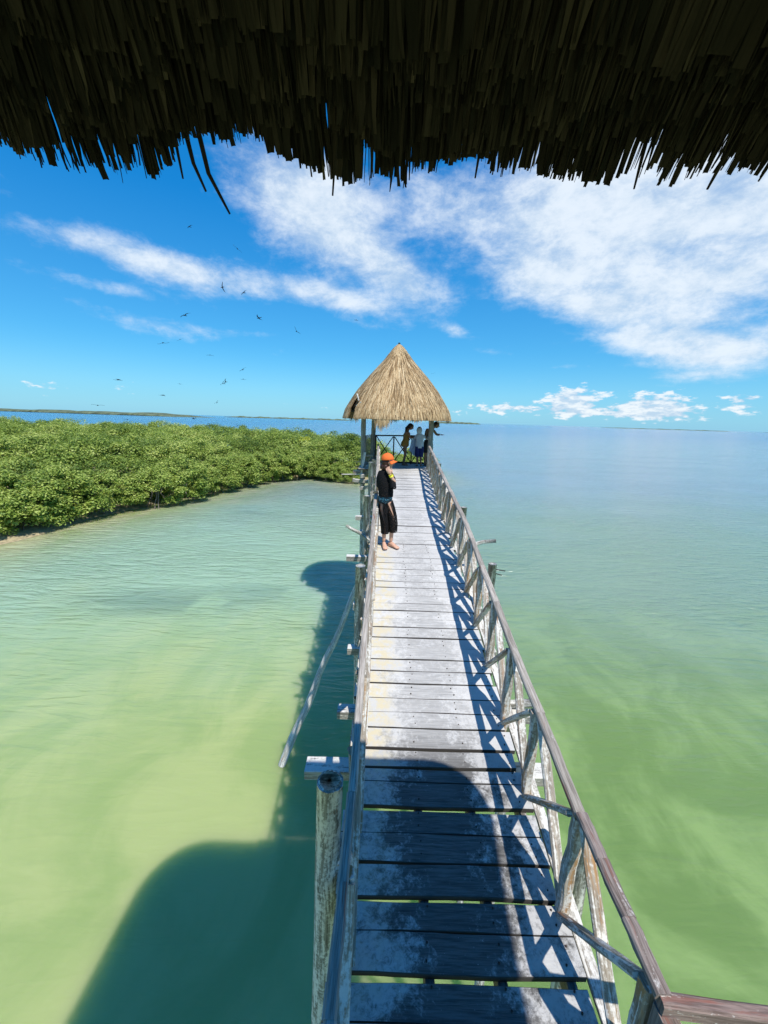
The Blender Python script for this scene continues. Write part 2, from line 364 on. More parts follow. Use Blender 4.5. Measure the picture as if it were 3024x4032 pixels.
nearc = k.mix(left, k.mix(k.ramp(mid_, .38, .64), (.17, .27, .085), (.26, .375, .135)), k.mix(k.ramp(mid_, .36, .62), (.31, .40, .15), (.395, .46, .19)))
midc = k.mix(left, (.215, .315, .22), (.31, .45, .31))
dist = k.m('ADD', Y, k.m('MULTIPLY', k.m('SUBTRACT', big, .5), 7.))
c = k.mix(k.ramp(dist, 4.5, 13.), nearc, midc)
c = k.mix(k.ramp(k.m('ADD', Y, k.m('MULTIPLY', big, 12)), 20, 46.), c, k.mix(k.ramp(X, -25, 5), (.07, .20, .29), (.22, .31, .34)))
c = k.mix(k.ramp(Y, 60, 300.), c, k.mix(k.ramp(X, -150, 100), (.03, .14, .28), (.15, .24, .33)))
c = k.mix(sh, c, k.mix(k.ramp(mid_, .4, .62), (.31, .34, .12), (.42, .40, .20)))
c = k.mix(k.m('MULTIPLY', grass_, k.ramp(mid_, .30, .52)), c, (.03, .10, .10))
k.set(b.inputs['Base Color'], c); k.set(b.inputs['Roughness'], k.ramp(Y, 10, 200., .12, .17)); b.inputs['IOR'].default_value = 1.33
b.inputs['Specular IOR Level'].default_value = .5
b.inputs['Subsurface Weight'].default_value = 1.0; b.inputs['Subsurface Scale'].default_value = 1.3
b.inputs['Subsurface Radius'].default_value = (.8, 1.0, .7)
w1 = k.noise(k.vmap(ob, (.42, 1.75, 1), rot=(0, 0, .16)), 1.7, 3, .5, .35); w1 = k.m('SUBTRACT', 1., k.m('MULTIPLY', k.m('ABSOLUTE', k.m('SUBTRACT', w1, .5)), 3.2)); w2 = k.noise(k.vmap(ob, (.8, 2.2, 1), rot=(0, 0, -.2)), 5.5, 3, .55, .3)
amp = k.ramp(k.noise(k.vmap(ob, (.6, 1.2, 1)), .16, 3, .5), .35, .65, .35, 1.)
amp = k.m('MULTIPLY', amp, k.m('MAXIMUM', k.ramp(Y, 4., 13., .14, .85), k.m('MULTIPLY', k.ramp(X, 1.5, 5., 0., .9), k.ramp(Y, 5., 11., .28, 1.))))
bump(k, b, k.m('MULTIPLY', k.m('ADD', k.m('MULTIPLY', w1, 1.), k.m('MULTIPLY', w2, .42)), amp), 1., .19)
water = np_mesh('water', V, F, np.zeros(len(F)), m)
tag(water, 'shallow green lagoon turning turquoise and blue towards the horizon', 'water', kind='structure')
V = V/KS; sd = shore_d(V[:, 0], V[:, 1])
at = water.data.attributes.new('shallow', 'FLOAT', 'POINT'); at.data.foreach_set('value', np.clip(1+sd/np.where(V[:, 1] < 24, 6.0, 8.0), 0, 1).astype(np.float32)**1.3)
def ell(x0, y0, rx, ry, a=0):
    dx, dy = V[:, 0]-x0, V[:, 1]-y0; c, s_ = math.cos(a), math.sin(a)
    return np.exp(-(((dx*c+dy*s_)/rx)**2+((dy*c-dx*s_)/ry)**2)**1.5)
sg = np.maximum.reduce([ell(-6.6, 10.7, 2.4, .8)*.4, ell(-4, 11.6, 1.6, .6)*.3, ell(6.5, 8, 3, 1.2)*.18, ell(9, 5.5, 2.5, 1.5)*.2])
at = water.data.attributes.new('seagrass', 'FLOAT', 'POINT'); at.data.foreach_set('value', sg.astype(np.float32))

# sandy shore under the mangroves
M['sand'] = flat('wet_sand', (.40, .33, .20), .8, .3, 3)
gx, gy = np.meshgrid(np.arange(-62, 5, .7), np.arange(11, 72, .7)); px, py = gx.ravel(), gy.ravel()
sdv = shore_d(px, py); nx, ny = gx.shape[1], gx.shape[0]
pz = np.clip(sdv*.16, -.6, .22)+.0+np.exp(-((px+17.6)**2/9+(py-14.6)**2/5))*.16+np.exp(-((px+16.6)**2/3+(py-17.0)**2/6))*.14
ii = (np.arange(ny-1)[:, None]*nx+np.arange(nx-1)[None]).ravel(); F = np.stack([ii, ii+1, ii+nx+1, ii+nx], 1)
F = F[(sdv[F] > -2.2).any(1)]
tag(np_mesh('shore', np.stack([px, py, pz], 1)*KS, F, np.zeros(len(F)), M['sand']), 'strip of pale wet sand at the foot of the mangroves', 'shore', kind='structure')

# low islands along the horizon
M['farisle'] = flat('far_mangrove', (.12, .15, .085), .9, .45, .06)  # green lightened so the colour carries the distance haze
def isle(x0, y0, x1, y1, h, depth, label, n=90):
    x0, y0, x1, y1, h, depth = [q*KS for q in (x0, y0, x1, y1, h, depth)]
    mb = MB(); rings = []; hx, hy = x1-x0, y1-y0; L = math.hypot(hx, hy); nxv, nyv = -hy/L, hx/L
    ph = [random.random()*9 for _ in range(4)]
    for i in range(n+1):
        t = i/n; e = min(1, t*9, (1-t)*9)**.6
        hh = h*e*(.72+.14*math.sin(t*40+ph[0])+.1*math.sin(t*93+ph[1])+.12*random.random())+.05
        x, y = x0+hx*t, y0+hy*t; ring = []
        for q in range(7):
            a = math.pi*q/6; ring.append((x+nxv*depth*(.5-.5*math.cos(a)), y+nyv*depth*(.5-.5*math.cos(a)), -.3+hh*math.sin(a)**.5*(1+.2*random.random())))
        rings.append(ring)
    return tag(mb.loft(rings).build('far_island', M['farisle'], smooth=True), label, 'island', kind='structure')
isle(-1500, 1150, -420, 800, 7, 120, 'long low mangrove island on the horizon left of the hut, nearer end')
isle(-620, 1500, -130, 1650, 5.5, 120, 'thin dark strip of land on the horizon just left of the hut')
isle(230, 1700, 420, 1760, 7, 80, 'thin spit of land on the horizon right of the hut')
isle(1350, 2500, 2000, 2300, 4, 80, 'faint low island on the horizon in the middle of the open water')
isle(1980, 2050, 2700, 2000, 4, 80, 'faint low island on the horizon at far right')

# ---------------------------------------------------------------- the walkway
DK = ([-1, 0, 1.2, 1.95, 3.35, 4.73, 6.2, 7.83, 9.5, 12.4, 13.6, 30], [-3.3, -3.3, -3.28, -3.2, -2.93, -2.63, -2.3, -2.1, -1.93, -1.75, -1.66, -1.66])
RXK = ([0, 7.8, 9.5, 11.5, 13.8], [1.28, 1.28, 1.32, 1.42, 1.50])
dz = lambda y: CZ+float(np.interp(y, *DK))
rx = lambda y: float(np.interp(y, *RXK))
lx = lambda y: -.155+float(np.interp(y, [0, 7, 13.6], [0, 0, -.10]))
walk = thing('walkway', (.55, 7, 0), 'long grey wooden walkway on piles running out over the water to the hut', 'walkway')
edges = [.55, .72, .90, 1.08, 1.26, 1.45, 1.64, 1.83, 2.0, 2.19, 2.37, 2.56, 2.75, 2.88, 3.05, 3.25, 3.42, 3.59, 3.77, 3.94, 4.11, 4.29, 4.46, 4.64, 4.8, 4.96, 5.12, 5.29, 5.48, 5.63, 5.81, 5.96, 6.14]
while edges[-1] < 13.55: edges.append(edges[-1]+random.uniform(.155, .19))
gaps = {2.56: .042, 2.19: .014, 2.0: .024, 1.64: .038, 3.05: .03, 2.88: .026, 1.83: .005, 2.37: .005, 1.45: .006, 1.26: .02}
mb = MB()
def plank(mb, y0, y1, x0, x1, z0, z1, sag=0., tone=None, warp=None):
    n = 12; th = .038; r0, v0 = random.random()*9, random.random()*40; vs, fs, uvs = [], [], []
    a0, a1 = random.uniform(0, 6), random.uniform(0, 6); wv = .0035
    for i in range(n+1):
        t = i/n; x = x0+(x1-x0)*t
        e0 = y0+wv*math.sin(a0+t*7)+random.uniform(-.0015, .0015); e1 = y1+wv*math.sin(a1+t*6)+random.uniform(-.0015, .0015)
        if warp: e0 += warp[0](t); e1 += warp[1](t)
        zz = sag*math.sin(math.pi*t); c = .003
        vs += [(x, e0, z0+zz-th), (x, e0, z0+zz-c), (x, e0+c, z0+zz), (x, e1-c, z1+zz), (x, e1, z1+zz-c), (x, e1, z1+zz-th)]
    for i in range(n):
        for j in range(6):
            j2 = (j+1) % 6; o = i*6; fs.append((o+j2, o+j, o+6+j, o+6+j2)); w = y1-y0
            uu = [0, .03, .035, .035+w, .04+w, .08+w, .08+2*w]; va, vb = v0+(x1-x0)*i/n, v0+(x1-x0)*(i+1)/n
            uvs.append([(r0+uu[j+1], va), (r0+uu[j], va), (r0+uu[j], vb), (r0+uu[j+1], vb)])
    fs.append(tuple(range(6))); uvs.append([(r0, v0+.01*i) for i in range(6)])
    fs.append(tuple(n*6+i for i in range(5, -1, -1))); uvs.append([(r0, v0+.01*i) for i in range(6)])
    mb.add(vs, fs, uvs, tone)
for i in range(len(edges)-1):
    y0, y1 = edges[i], edges[i+1]; g = gaps.get(y1, (random.choice([.003, .004, .006]) if y1 < 2.7 else random.choice([.004, .006, .008, .011]))); wp = None
    if y1 == 3.05: wp = (lambda t: -.0, lambda t: -.02*math.sin(math.pi*t)-.03*max(0, t-.55)*0)
    if y0 == 2.88: wp = (lambda t: -.012+.05*max(0, t-.55), lambda t: .0)
    dzr = random.uniform(-.005, .005)
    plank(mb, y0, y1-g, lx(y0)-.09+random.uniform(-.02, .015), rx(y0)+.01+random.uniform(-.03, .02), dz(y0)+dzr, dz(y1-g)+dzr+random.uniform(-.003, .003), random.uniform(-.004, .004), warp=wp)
for i in range(len(edges)-1):
    for xo in (-.2, .36, .80, rx(edges[i])-.06):
        for f in (.28, .72):
            if edges[i] < 7 and random.random() < .85:
                y = edges[i]+(edges[i+1]-edges[i])*f; x = xo+random.uniform(-.018, .018); mb.tube([(x, y, dz(y)-.006), (x, y, dz(y)+.0065)], .006, 7, tone=3.)
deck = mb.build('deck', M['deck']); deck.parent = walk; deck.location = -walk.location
def along(xf, y0, y1, w, h, dzoff, name, mt, step=.35):
    y = y0
    mbx = MB(); pts = []
    while y < y1-.05:
        y2 = min(y+step, y1); mbx.beam((xf(y), y, dz(y)+dzoff), (xf(y2), y2+.0, dz(y2)+dzoff), w, h, seg=1, jit=.001, ch=.004)
        y = y2
    return mbx.build(name, mt, walk)
for xo in (-.2, .36, .80): along(lambda y, xo=xo: xo, .5, 13.6, .06, .13, -.038-.074, 'stringer', M['stringer'])
along(lambda y: rx(y)-.06, .5, 13.6, .06, .13, -.038-.074, 'stringer', M['stringer'])
along(lambda y: rx(y)+.085, .5, 13.2, .085, .035, -.045, 'edge_board', M['edge'])
for (y, xl, xr, zo, w) in [(1.2, -.42, 1.55, 0, .12), (3.0, -.66, 1.62, .03, .17), (3.62, -.44, 1.66, 0, .13), (4.5, -.42, 1.5, 0, .10), (5.35, -.42, 1.5, 0, .11), (6.72, -.66, 1.52, 0, .11), (7.9, -.5, 1.5, 0, .1), (8.8, -.66, 1.5, 0, .1), (10.2, -.5, 1.5, 0, .1), (11.4, -.45, 1.6, 0, .1), (12.6, -.62, 1.65, 0, .1)]:
    z = dz(y)-.038-.135-.055+zo
    MB().beam((xl, y, z), (xr, y+random.uniform(-.05, .05), z), w, .10, seg=5, jit=.004).build('crossbeam', M['beam'], walk)
MB().tube([(1.2, 3.72, dz(3.7)-.20), (1.72, 3.66, dz(3.7)-.10)], .045, 10, .06).build('crossbeam', M['pile'], walk, True)
def pile(x, y, top, r, lean=(0, 0), mt='pile'):
    n = 9; pts = [(x+lean[0]*(1-i/n)+random.uniform(-.008, .008), y+lean[1]*(1-i/n)+random.uniform(-.008, .008), -1.2+(top+1.2)*i/n) for i in range(n+1)]
    return MB().tube(pts, [r*(1.12-.12*i/n)*(1+random.uniform(-.03, .03)) for i in range(n+1)], 16, .045).build('pile', M[mt], walk, True)
big = pile(-.315, 2.17, CZ-2.42, .088, (-.15, -.12), 'bigpile')
MB().tube([(-.315, 2.17, CZ-2.42), (-.315, 2.17, CZ-2.412)], [.086, .07], 16, .05).build('cut_end', M['pile'], big, True); big['label'] = 'thick pile with a cracked dark end and peeling pale bark'
pile(-.275, 4.54, CZ-1.76, .06, (-.03, 0)); pile(-.315, 7.03, CZ-1.36, .062, (-.04, 0)); pile(-.36, 9.78, CZ-1.03, .062); pile(-.36, 12.1, CZ-1.2, .06)
pile(-.31, 5.8, dz(5.8)-.2, .055); pile(-.36, 8.6, dz(8.6)-.15, .06)
pile(1.475, 2.15, CZ-2.72, .06, (.05, -.1)); pile(1.47, 3.64, dz(3.6)-.28, .06); pile(1.5, 4.98, CZ-1.85, .055); pile(1.5, 7.12, CZ-1.54, .055); pile(1.52, 9.4, dz(9.4)-.2, .06); pile(1.6, 11.6, CZ-1.2, .05)
for p in [((1.53, 4.98, CZ-1.93), (1.66, 4.93, CZ-1.93)), ((1.53, 4.99, CZ-1.99), (1.63, 4.95, CZ-2.0))]:
    MB().tube(p, .007, 6).build('nail', M['hutdark'], walk)
MB().tube([(1.3, 5.95, CZ-1.95), (1.58, 5.9, CZ-1.83), (1.78, 5.88, CZ-1.80)], [.035, .032, .03], 9, .08).build('branch_stub', M['pile'], walk, True)
MB().tube([(-.2, 6.85, CZ-2.2), (-.42, 6.95, CZ-2.06), (-.62, 7.0, CZ-1.98), (-.7, 7.0, CZ-1.93)], [.03, .034, .03, .026], 9, .1).build('branch_stub', M['pile'], walk, True)
MB().beam((1.36, 3.4, dz(3.4)-.3), (1.42, 2.9, dz(2.9)-.75), .05, .05, seg=3, jit=.003).build('brace', M['brace'], walk)
for (y, l) in ((4.2, .9), (5.1, .8), (3.3, .7), (6.0, .8), (8.2, .8)):     # cross ties under the left edge
    MB().beam((-.26, y, dz(y)-.30), (-.29, y+l, dz(y+l)-.75), .04, .05, seg=3, jit=.003).build('brace', M['brace'], walk)

pole = thing('leaning_pole', (-2.24, 7.57, 0), 'long bare pole standing in the water and leaning against the left side of the walkway', 'pole')
n = 14; a, b_ = Vector((-2.58, 7.38, -.86)), Vector((-.50, 8.52, CZ-3.62))
pts = [a.lerp(b_, i/n)+Vector((.018*math.sin(i*1.3), .02*math.sin(i*.9+1), .02*math.sin(i*1.7))) for i in range(n+1)]
MB().tube(pts, [.098-.046*i/n+.005*math.sin(i*2.1) for i in range(n+1)], 12, .08).build('pole_shaft', M['pale'], pole, True)

# ---- railings
def railing(name, xf, ys, side, label, rail_m, group=None, rows=()):
    t = thing(name, (xf(7), 7, dz(7)), label, 'railing')
    H = .84; top = lambda y: dz(y)+H
    joints = [.95, 1.93, 4.0, 6.1, 8.0, 9.7, 11.5, ys[-1]+.02]
    if side < 0: joints = [.6, 2.02, 4.5, 7.0, 9.7, 12.0, ys[-1]+.02]
    else: joints = [1.17]+joints[1:]
    for i in range(len(joints)-1):
        y0, y1 = joints[i], joints[i+1]
        sub = [y0]+[q for q in (y0+(y1-y0)*.34, y0+(y1-y0)*.67)]+[y1-.004]
        mbx = MB(); off = random.uniform(-.006, .006)
        P = [Vector((xf(q)+off+random.uniform(-.004, .004), q, top(q))) for q in sub]
        if i == 0 and side > 0:
            P = [Vector((xf(sub[0]), q, z)) for q, z in zip(sub, [CZ-2.405, CZ-2.385, CZ-2.365, CZ-2.345])]
        for p, q in zip(P[:-1], P[1:]): mbx.beam(p, q+(q-p).normalized()*.001, .07 if side > 0 else .058, .045, seg=5, jit=.0025, ch=.010)
        o = mbx.build('top_rail', M['railbrown'] if (i == 0 and side > 0) else M[rail_m], t)
        if i == 0 and side > 0: o['label'] = 'nearest length of rail, worn reddish brown'
    for i, y in enumerate(ys):
        x = xf(y); MB().beam((x, y+random.uniform(-.02, .02), dz(y)-.14), (x+random.uniform(-.008, .008), y, top(y)-.024), .074, .07, (0, 1, 0), seg=7, jit=.0055, ch=.012).build('post', M['post'], t)
        if i+1 < len(ys):
            y2 = ys[i+1]; x2 = xf(y2)
            for (q0, q1, of) in ((y, y2, .022), (y2, y, -.022)):
                o = of+random.uniform(-.004, .004)
                MB().beam((xf(q0)+o, q0+(.04 if q1 > q0 else -.04), dz(q0)+.02), (xf(q1)+o, q1-(.035 if q1 > q0 else -.035), top(q1)-.05), .036, .074, (1, 0, 0), seg=5, jit=.0025 if y < 4 else .005, ch=.012).build('brace', M['brace'] if random.random() < .6 else M['post'], t)
    return t
ysR = [1.24, 1.95, 2.68, 3.35, 4.06, 4.73, 5.42, 6.12, 6.82, 7.5, 8.2, 8.9, 9.6, 10.3, 11.0, 11.7, 12.4, 13.1, 13.72]
ysL = [.9, 1.62, 2.32, 3.02, 3.72, 4.42, 5.12, 5.82, 6.52, 7.22, 7.92, 8.62, 9.32, 10.02, 10.72, 11.42, 12.12, 12.8, 13.5]
railing('railing', rx, ysR, 1, 'cross braced wooden railing along the right side of the walkway', 'rail')
railing('railing', lx, ysL, -1, 'cross braced wooden railing along the left side of the walkway', 'rail')
t = thing('railing', (1.7, 1.13, dz(1.1)), 'short reddish brown railing leading off at right angles from the walkway, bottom right corner', 'railing')
MB().beam((1.26, 1.165, CZ-2.435), (2.5, 1.07, CZ-2.46), .055, .08, seg=5, jit=.002, ch=.01).build('top_rail', M['railred'], t)
MB().beam((1.285, 1.16, dz(1.1)-.1), (1.285, 1.15, CZ-2.46), .07, .07, (0, 1, 0), seg=3, jit=.001).build('post', M['railbrown'], t)
MB().beam((1.32, 1.12, CZ-2.5), (1.85, 1.1, dz(1.1)), .05, .05, (0, 1, 0), seg=3, jit=.002).build('brace', M['post'], t)
MB().beam((2.42, 1.1, dz(1.1)-.1), (2.42, 1.1, CZ-2.49), .07, .07, (0, 1, 0), seg=3, jit=.001).build('post', M['railbrown'], t)
MB().tube([(2.45, 1.1, -1), (2.45, 1.1, dz(1.1))], .06, 12, .05).build('pile', M['pile'], t, True)
MB().beam((1.3, 1.1, dz(1.1)-.12), (2.55, 1.1, dz(1.1)-.12), .08, .1, seg=3, jit=.002).build('crossbeam', M['beam'], t)

# ---------------------------------------------------------------- hut at the end of the walkway
FZ = CZ-1.66
hut = thing('thatched_hut', (.37, 14.6, 0), 'open straw thatched hut on piles at the far end of the walkway', 'hut')
mb = MB(); y = 13.55
while y < 15.75:
    plank(mb, y, y+.16, -.95, 1.88, FZ, FZ, random.uniform(-.003, .003)); y += .17
mb.build('floor', M['deck'], hut).location = -Vector(hut.location); 
fl = [o for o in hut.children if o.name.startswith('floor')][0]
for v in fl.data.vertices: v.co += Vector(hut.location)
corners = [(-.80, 13.9), (1.56, 13.9), (-.50, 15.4), (1.72, 15.4)]
for (x, y) in corners:
    n = 8; zt = CZ+.42
    MB().tube([(x+random.uniform(-.01, .01)+(-.03 if x < 0 else 0)*(1-i/n)*0, y, FZ-.6+(zt-FZ+.6)*i/n) for i in range(n+1)], [.088*(1+random.uniform(-.05, .05)) for _ in range(n+1)], 14, .04).build('post', M['hutpost'], hut, True)
    MB().tube([(x+.06*(1 if x < 0 else -1)*0+random.uniform(-.02, .02), y+.02, -1.2+(FZ+.7)*i/6) for i in range(7)], [.095-.002*i for i in range(7)], 14, .05).build('pile', M['pile'], hut, True)
for (x, y) in ((.4, 15.5), (.45, 13.8)):
    MB().tube([(x, y, -1.2), (x, y, FZ-.05)], .08, 12, .05).build('pile', M['pile'], hut, True)
for (P, Q) in (((-1.15, 13.9, FZ-.16), (1.95, 13.9, FZ-.16)), ((-.95, 15.4, FZ-.16), (2.05, 15.4, FZ-.16)), ((-.8, 13.5, FZ-.27), (-.5, 15.8, FZ-.27)), ((1.56, 13.5, FZ-.27), (1.72, 15.8, FZ-.27)), ((-1.15, 13.75, FZ-.45), (-.4, 13.75, FZ-.50)), ((-.9, 13.75, FZ-.75), (-.4, 13.78, FZ-.65))):
    MB().beam(P, Q, .10, .12, seg=4, jit=.004).build('floor_beam', M['beam'], hut)
MB().tube([(-1.55, 13.7, FZ-.25), (-.8, 13.75, FZ-.23)], .02, 8).build('floor_beam', M['beam'], hut, True)
for a in range(4):
    P, Q = [corners[i] for i in ((0, 1), (1, 3), (3, 2), (2, 0))[a]]
    MB().tube([(P[0], P[1], CZ+.30), (Q[0], Q[1], CZ+.32)], .05, 10, .03).build('eave_beam', M['hutpost'], hut, True)
# back and side railing of the hut
hr = MB().beam((-.42, 15.38, FZ+1.08), (1.66, 15.38, FZ+1.12), .05, .05, seg=3, jit=.002).build('railing', M['hutdark'], hut)
def sub(mb_, name, mt, parent): o = mb_.build(name, mt, parent); return o
sub(MB().beam((-.42, 15.38, FZ+.06), (1.66, 15.38, FZ+.06), .05, .07), 'bottom_rail', M['hutdark'], hr)
bx = [-.40, .30, 1.0, 1.62]
for i, x in enumerate(bx):
    sub(MB().beam((x, 15.38, FZ+.0), (x, 15.38, FZ+1.06), .05, .05, (0, 1, 0)), 'baluster', M['hutdark'], hr)
    if i < 3:
        sub(MB().beam((x+.03, 15.375, FZ+.10), (bx[i+1]-.03, 15.375, FZ+1.05), .035, .035, (0, 1, 0)), 'brace', M['hutdark'], hr)
        sub(MB().beam((x+.03, 15.415, FZ+1.05), (bx[i+1]-.03, 15.415, FZ+.10), .035, .035, (0, 1, 0)), 'brace', M['hutdark'], hr)
# board screen on the left side
mb = MB()
for i in range(7):
    y = 14.03+i*.19; x = -.72+.2*i/7; mb.beam((x, y, FZ+.05), (x, y, FZ+1.12+.02*random.random()), .02, .17, (0, 1, 0), seg=2, jit=.002)
o = mb.build('side_panel', M['stringer'], hut); o['label'] = 'dark upright boards closing the left side'
MB().tube([(-.8, 13.86, FZ+.42), (-.45, 13.84, FZ+.43)], .035, 9).build('brace', M['hutpost'], hut, True)
MB().beam((-.86, 13.78, FZ-.35), (-.74, 13.78, FZ+.55), .09, .05, (0, 1, 0), seg=3, jit=.004).build('brace', M['edge'], hut)
# roof: shell plus thousands of straws
PZ = np.array([2.60, 2.50, 2.36, 2.0, 1.75, 1.43, .97, .55, .36, .05]); PR = np.array([.05, .15, .26, .57, .81, 1.11, 1.50, 1.78, 1.90, 1.99])
CXh, CYh = .36, 14.62
def rr(z): return np.interp(z, PZ[::-1], PR[::-1])
def sq(th): return 1+.035*np.cos(4*th)*-1
rings = []
for z in list(np.linspace(.30, 2.55, 16)):
    rings.append([(CXh+(rr(z)-.09 if rr(z) > .2 else rr(z)*.5)*math.cos(a)*sq(a), CYh+(rr(z)-.09 if rr(z) > .2 else rr(z)*.5)*math.sin(a)*sq(a), CZ+z) for a in np.linspace(0, 2*math.pi, 48, endpoint=False)])
core = MB().loft(rings, caps=False).build('roof', M['thatchcore'], hut, True)
sol = core.modifiers.new('thick', 'SOLIDIFY'); sol.thickness = .07
def strands(th, z0, L, wd, lift, droop, cx, cy, tone, swing=None):
    n = len(th); Vs = []
    sw = RNG.normal(0, .06, n) if swing is None else swing
    steps = 3
    rad_side = np.stack([-np.sin(th), np.cos(th), np.zeros(n)], 1)
    for s_ in range(steps+1):
        t = s_/steps; z = z0-L*t*.86
        zc = np.maximum(z, .05); r = rr(zc)+lift*(.3+.7*t)+np.where(z < .05, (.05-z)*.05, 0)
        a = th+sw*t*L/np.maximum(r, .3)
        c = np.stack([cx+r*np.cos(a)*sq(a), cy+r*np.sin(a)*sq(a), CZ+z], 1)
        w = wd*(1-.75*t**2)
        Vs += [c-rad_side*w[:, None]/2, c+rad_side*w[:, None]/2]
    V = np.stack(Vs, 1).reshape(-1, 3); b0 = np.arange(n)*(2*(steps+1))
    F = np.concatenate([np.stack([b0+2*i, b0+2*i+1, b0+2*i+3, b0+2*i+2], 1) for i in range(steps)])
    return V, F, np.tile(tone, steps)
N = 15000
zz = 2.5*(1-np.sqrt(RNG.random(N)))*1.0+.18; zz = np.clip(zz, .34, 2.55); th = RNG.random(N)*2*np.pi
notch = (np.abs(((th+np.pi/2+.86+np.pi) % (2*np.pi))-np.pi) < .085) & (zz < 1.0)
th, zz = th[~notch], zz[~notch]; N = len(th)
L = np.minimum(RNG.uniform(.30, .62, N), (zz-.03)/.86); front = np.abs(((th+np.pi/2+np.pi) % (2*np.pi))-np.pi)
V1 = strands(th, zz, L, RNG.uniform(.016, .042, N), RNG.uniform(.0, .05, N), 0, CXh, CYh, np.clip(RNG.normal(.55, .33, N)+.12*np.sin(th*7)*np.cos(zz*3), 0, 1))
# eave fringe, ragged, hanging lower in one tuft at the front
n2 = 5200; th2 = RNG.random(n2)*2*np.pi; nt = (np.abs(((th2+np.pi/2+.86+np.pi) % (2*np.pi))-np.pi) < .10); th2 = th2[~nt]; n2 = len(th2)
rag = .10+.05*np.sin(th2*5+1)+.045*np.sin(th2*13)+.03*np.sin(th2*29)
tuft = np.exp(-((((th2+np.pi/2+.27+np.pi) % (2*np.pi))-np.pi)/.17)**2)*.50
V2 = strands(th2, np.full(n2, .42)+RNG.uniform(-.05, .1, n2), .22+rag*1.35+tuft*RNG.uniform(.55, 1.05, n2)+RNG.uniform(-.10, .16, n2)*RNG.random(n2), RNG.uniform(.016, .034, n2), RNG.uniform(-.06, .04, n2), 0, CXh, CYh, np.clip(RNG.normal(.6, .25, n2), 0, 1))
# bound straw cap at the top
n3 = 900; th3 = RNG.random(n3)*2*np.pi
V3 = strands(th3, RNG.uniform(2.35, 2.6, n3), RNG.uniform(.15, .3, n3), RNG.uniform(.02, .035, n3), RNG.uniform(.02, .06, n3), 0, CXh, CYh, np.clip(RNG.normal(.7, .2, n3), 0, 1))
Vs, Fs, Ts, o_ = [], [], [], 0
for v_, f_, t_ in (V1, V2): Vs.append(v_); Fs.append(f_+o_); Ts.append(t_); o_ += len(v_)
st = np_mesh('straw', np.concatenate(Vs), np.concatenate(Fs), np.concatenate(Ts), M['straw'], core)
cap = np_mesh('ridge_cap', V3[0], V3[1], V3[2], M['straw'], core)
MB().tube([(CXh-.02, CYh, CZ+2.5), (CXh, CYh, CZ+2.66)], [.06, .035], 10, .1).build('knob', M['bark'], core, True)
for (P, Q) in (((-.93, 13.22, CZ+.60), (-1.0, 13.3, CZ+.82)), ((-1.02, 13.35, CZ+.45), (-.85, 13.2, CZ+.56))):
    MB().beam(P, Q, .04, .04).build('batten', M['edge'], core)

# ---------------------------------------------------------------- thatched roof overhead (on the lookout the picture is taken from)
tower = thing('thatched_roof', (.65, -.6, 0), 'dark palm thatched roof of the lookout hanging overhead across the top', 'roof')
EZ = CZ+.47
def outline(inset, n=240):                  # rounded rectangle; larger corner radius on the right
    x0, x1, y0, y1 = -1.25+inset, 2.16-inset, -2.1+inset, .87-inset
    P = []
    for (cx, cy, r, a0) in ((x1, y1, .55, 0), (x0, y1, .95, 90), (x0, y0, .4, 180), (x1, y0, .5, 270)):
        r = max(.05, r-inset*.3); cx = cx-r if a0 in (0, 270) else cx+r; cy = cy-r if a0 in (0, 90) else cy+r
        for q in range(12): a = math.radians(a0+90*q/11); P.append((cx+r*math.cos(a), cy+r*math.sin(a)))
    out = []; Ls = [math.dist(P[i], P[(i+1) % len(P)]) for i in range(len(P))]; T = sum(Ls)
    for i in range(n):
        s_ = T*i/n; j = 0
        while s_ > Ls[j]: s_ -= Ls[j]; j += 1
        t = s_/Ls[j]; a, b_ = P[j], P[(j+1) % len(P)]; out.append((a[0]+(b_[0]-a[0])*t, a[1]+(b_[1]-a[1])*t))
    return out
n = 120; rings = []
for t in (1., .8, .6, .4, .2, .02):
    o0 = outline(0, n); rings.append([(.65+(x-.65)*t, -.6+(y+.6)*t, EZ+.10+(1-t)*1.9) for (x, y) in o0])
for t in (.02, .2, .4, .6, .8, .97): rings.append([(.65+(x-.65)*t, -.6+(y+.6)*t, EZ+.015+(1-t)*1.75) for (x, y) in o0])
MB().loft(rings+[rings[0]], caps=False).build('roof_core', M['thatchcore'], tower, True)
def fringe(x): return float(np.interp(x, [-.9, -.66, -.5, -.42, -.36, -.30, -.22, -.12, 0, .08, .12, .2, .28, .36, .44, .52, .6, .75, 2.2], [.034, .034, .022, .014, -.024, -.033, -.015, .005, .015, .012, .002, .004, .012, .008, -.010, .0, .004, -.012, 0]))
o0 = outline(0, 1400)
Vs, Fs, Ts = [], [], []
def ribbon(base, dn, side, nrm, L, w, tone, tip, curl, wob):
    o_ = len(Vs); dx = 0
    for i, t in enumerate((0, .35, .62, .82, .94, 1)):
        dx += random.gauss(0, wob)
        c = base+dn*(L*t)+nrm*(curl*t*t)+side*dx; ww = w*(1-(1-tip)*max(0, (t-.82)/.18))*(1+random.uniform(-.15, .15))
        Vs.extend([c-side*ww*.5, c+nrm*w*.22, c+side*ww*.5])
    for i in range(5):
        for j in range(2): Fs.append((o_+i*3+j, o_+i*3+j+1, o_+i*3+4+j, o_+i*3+3+j)); Ts.append(tone)
NL = 8
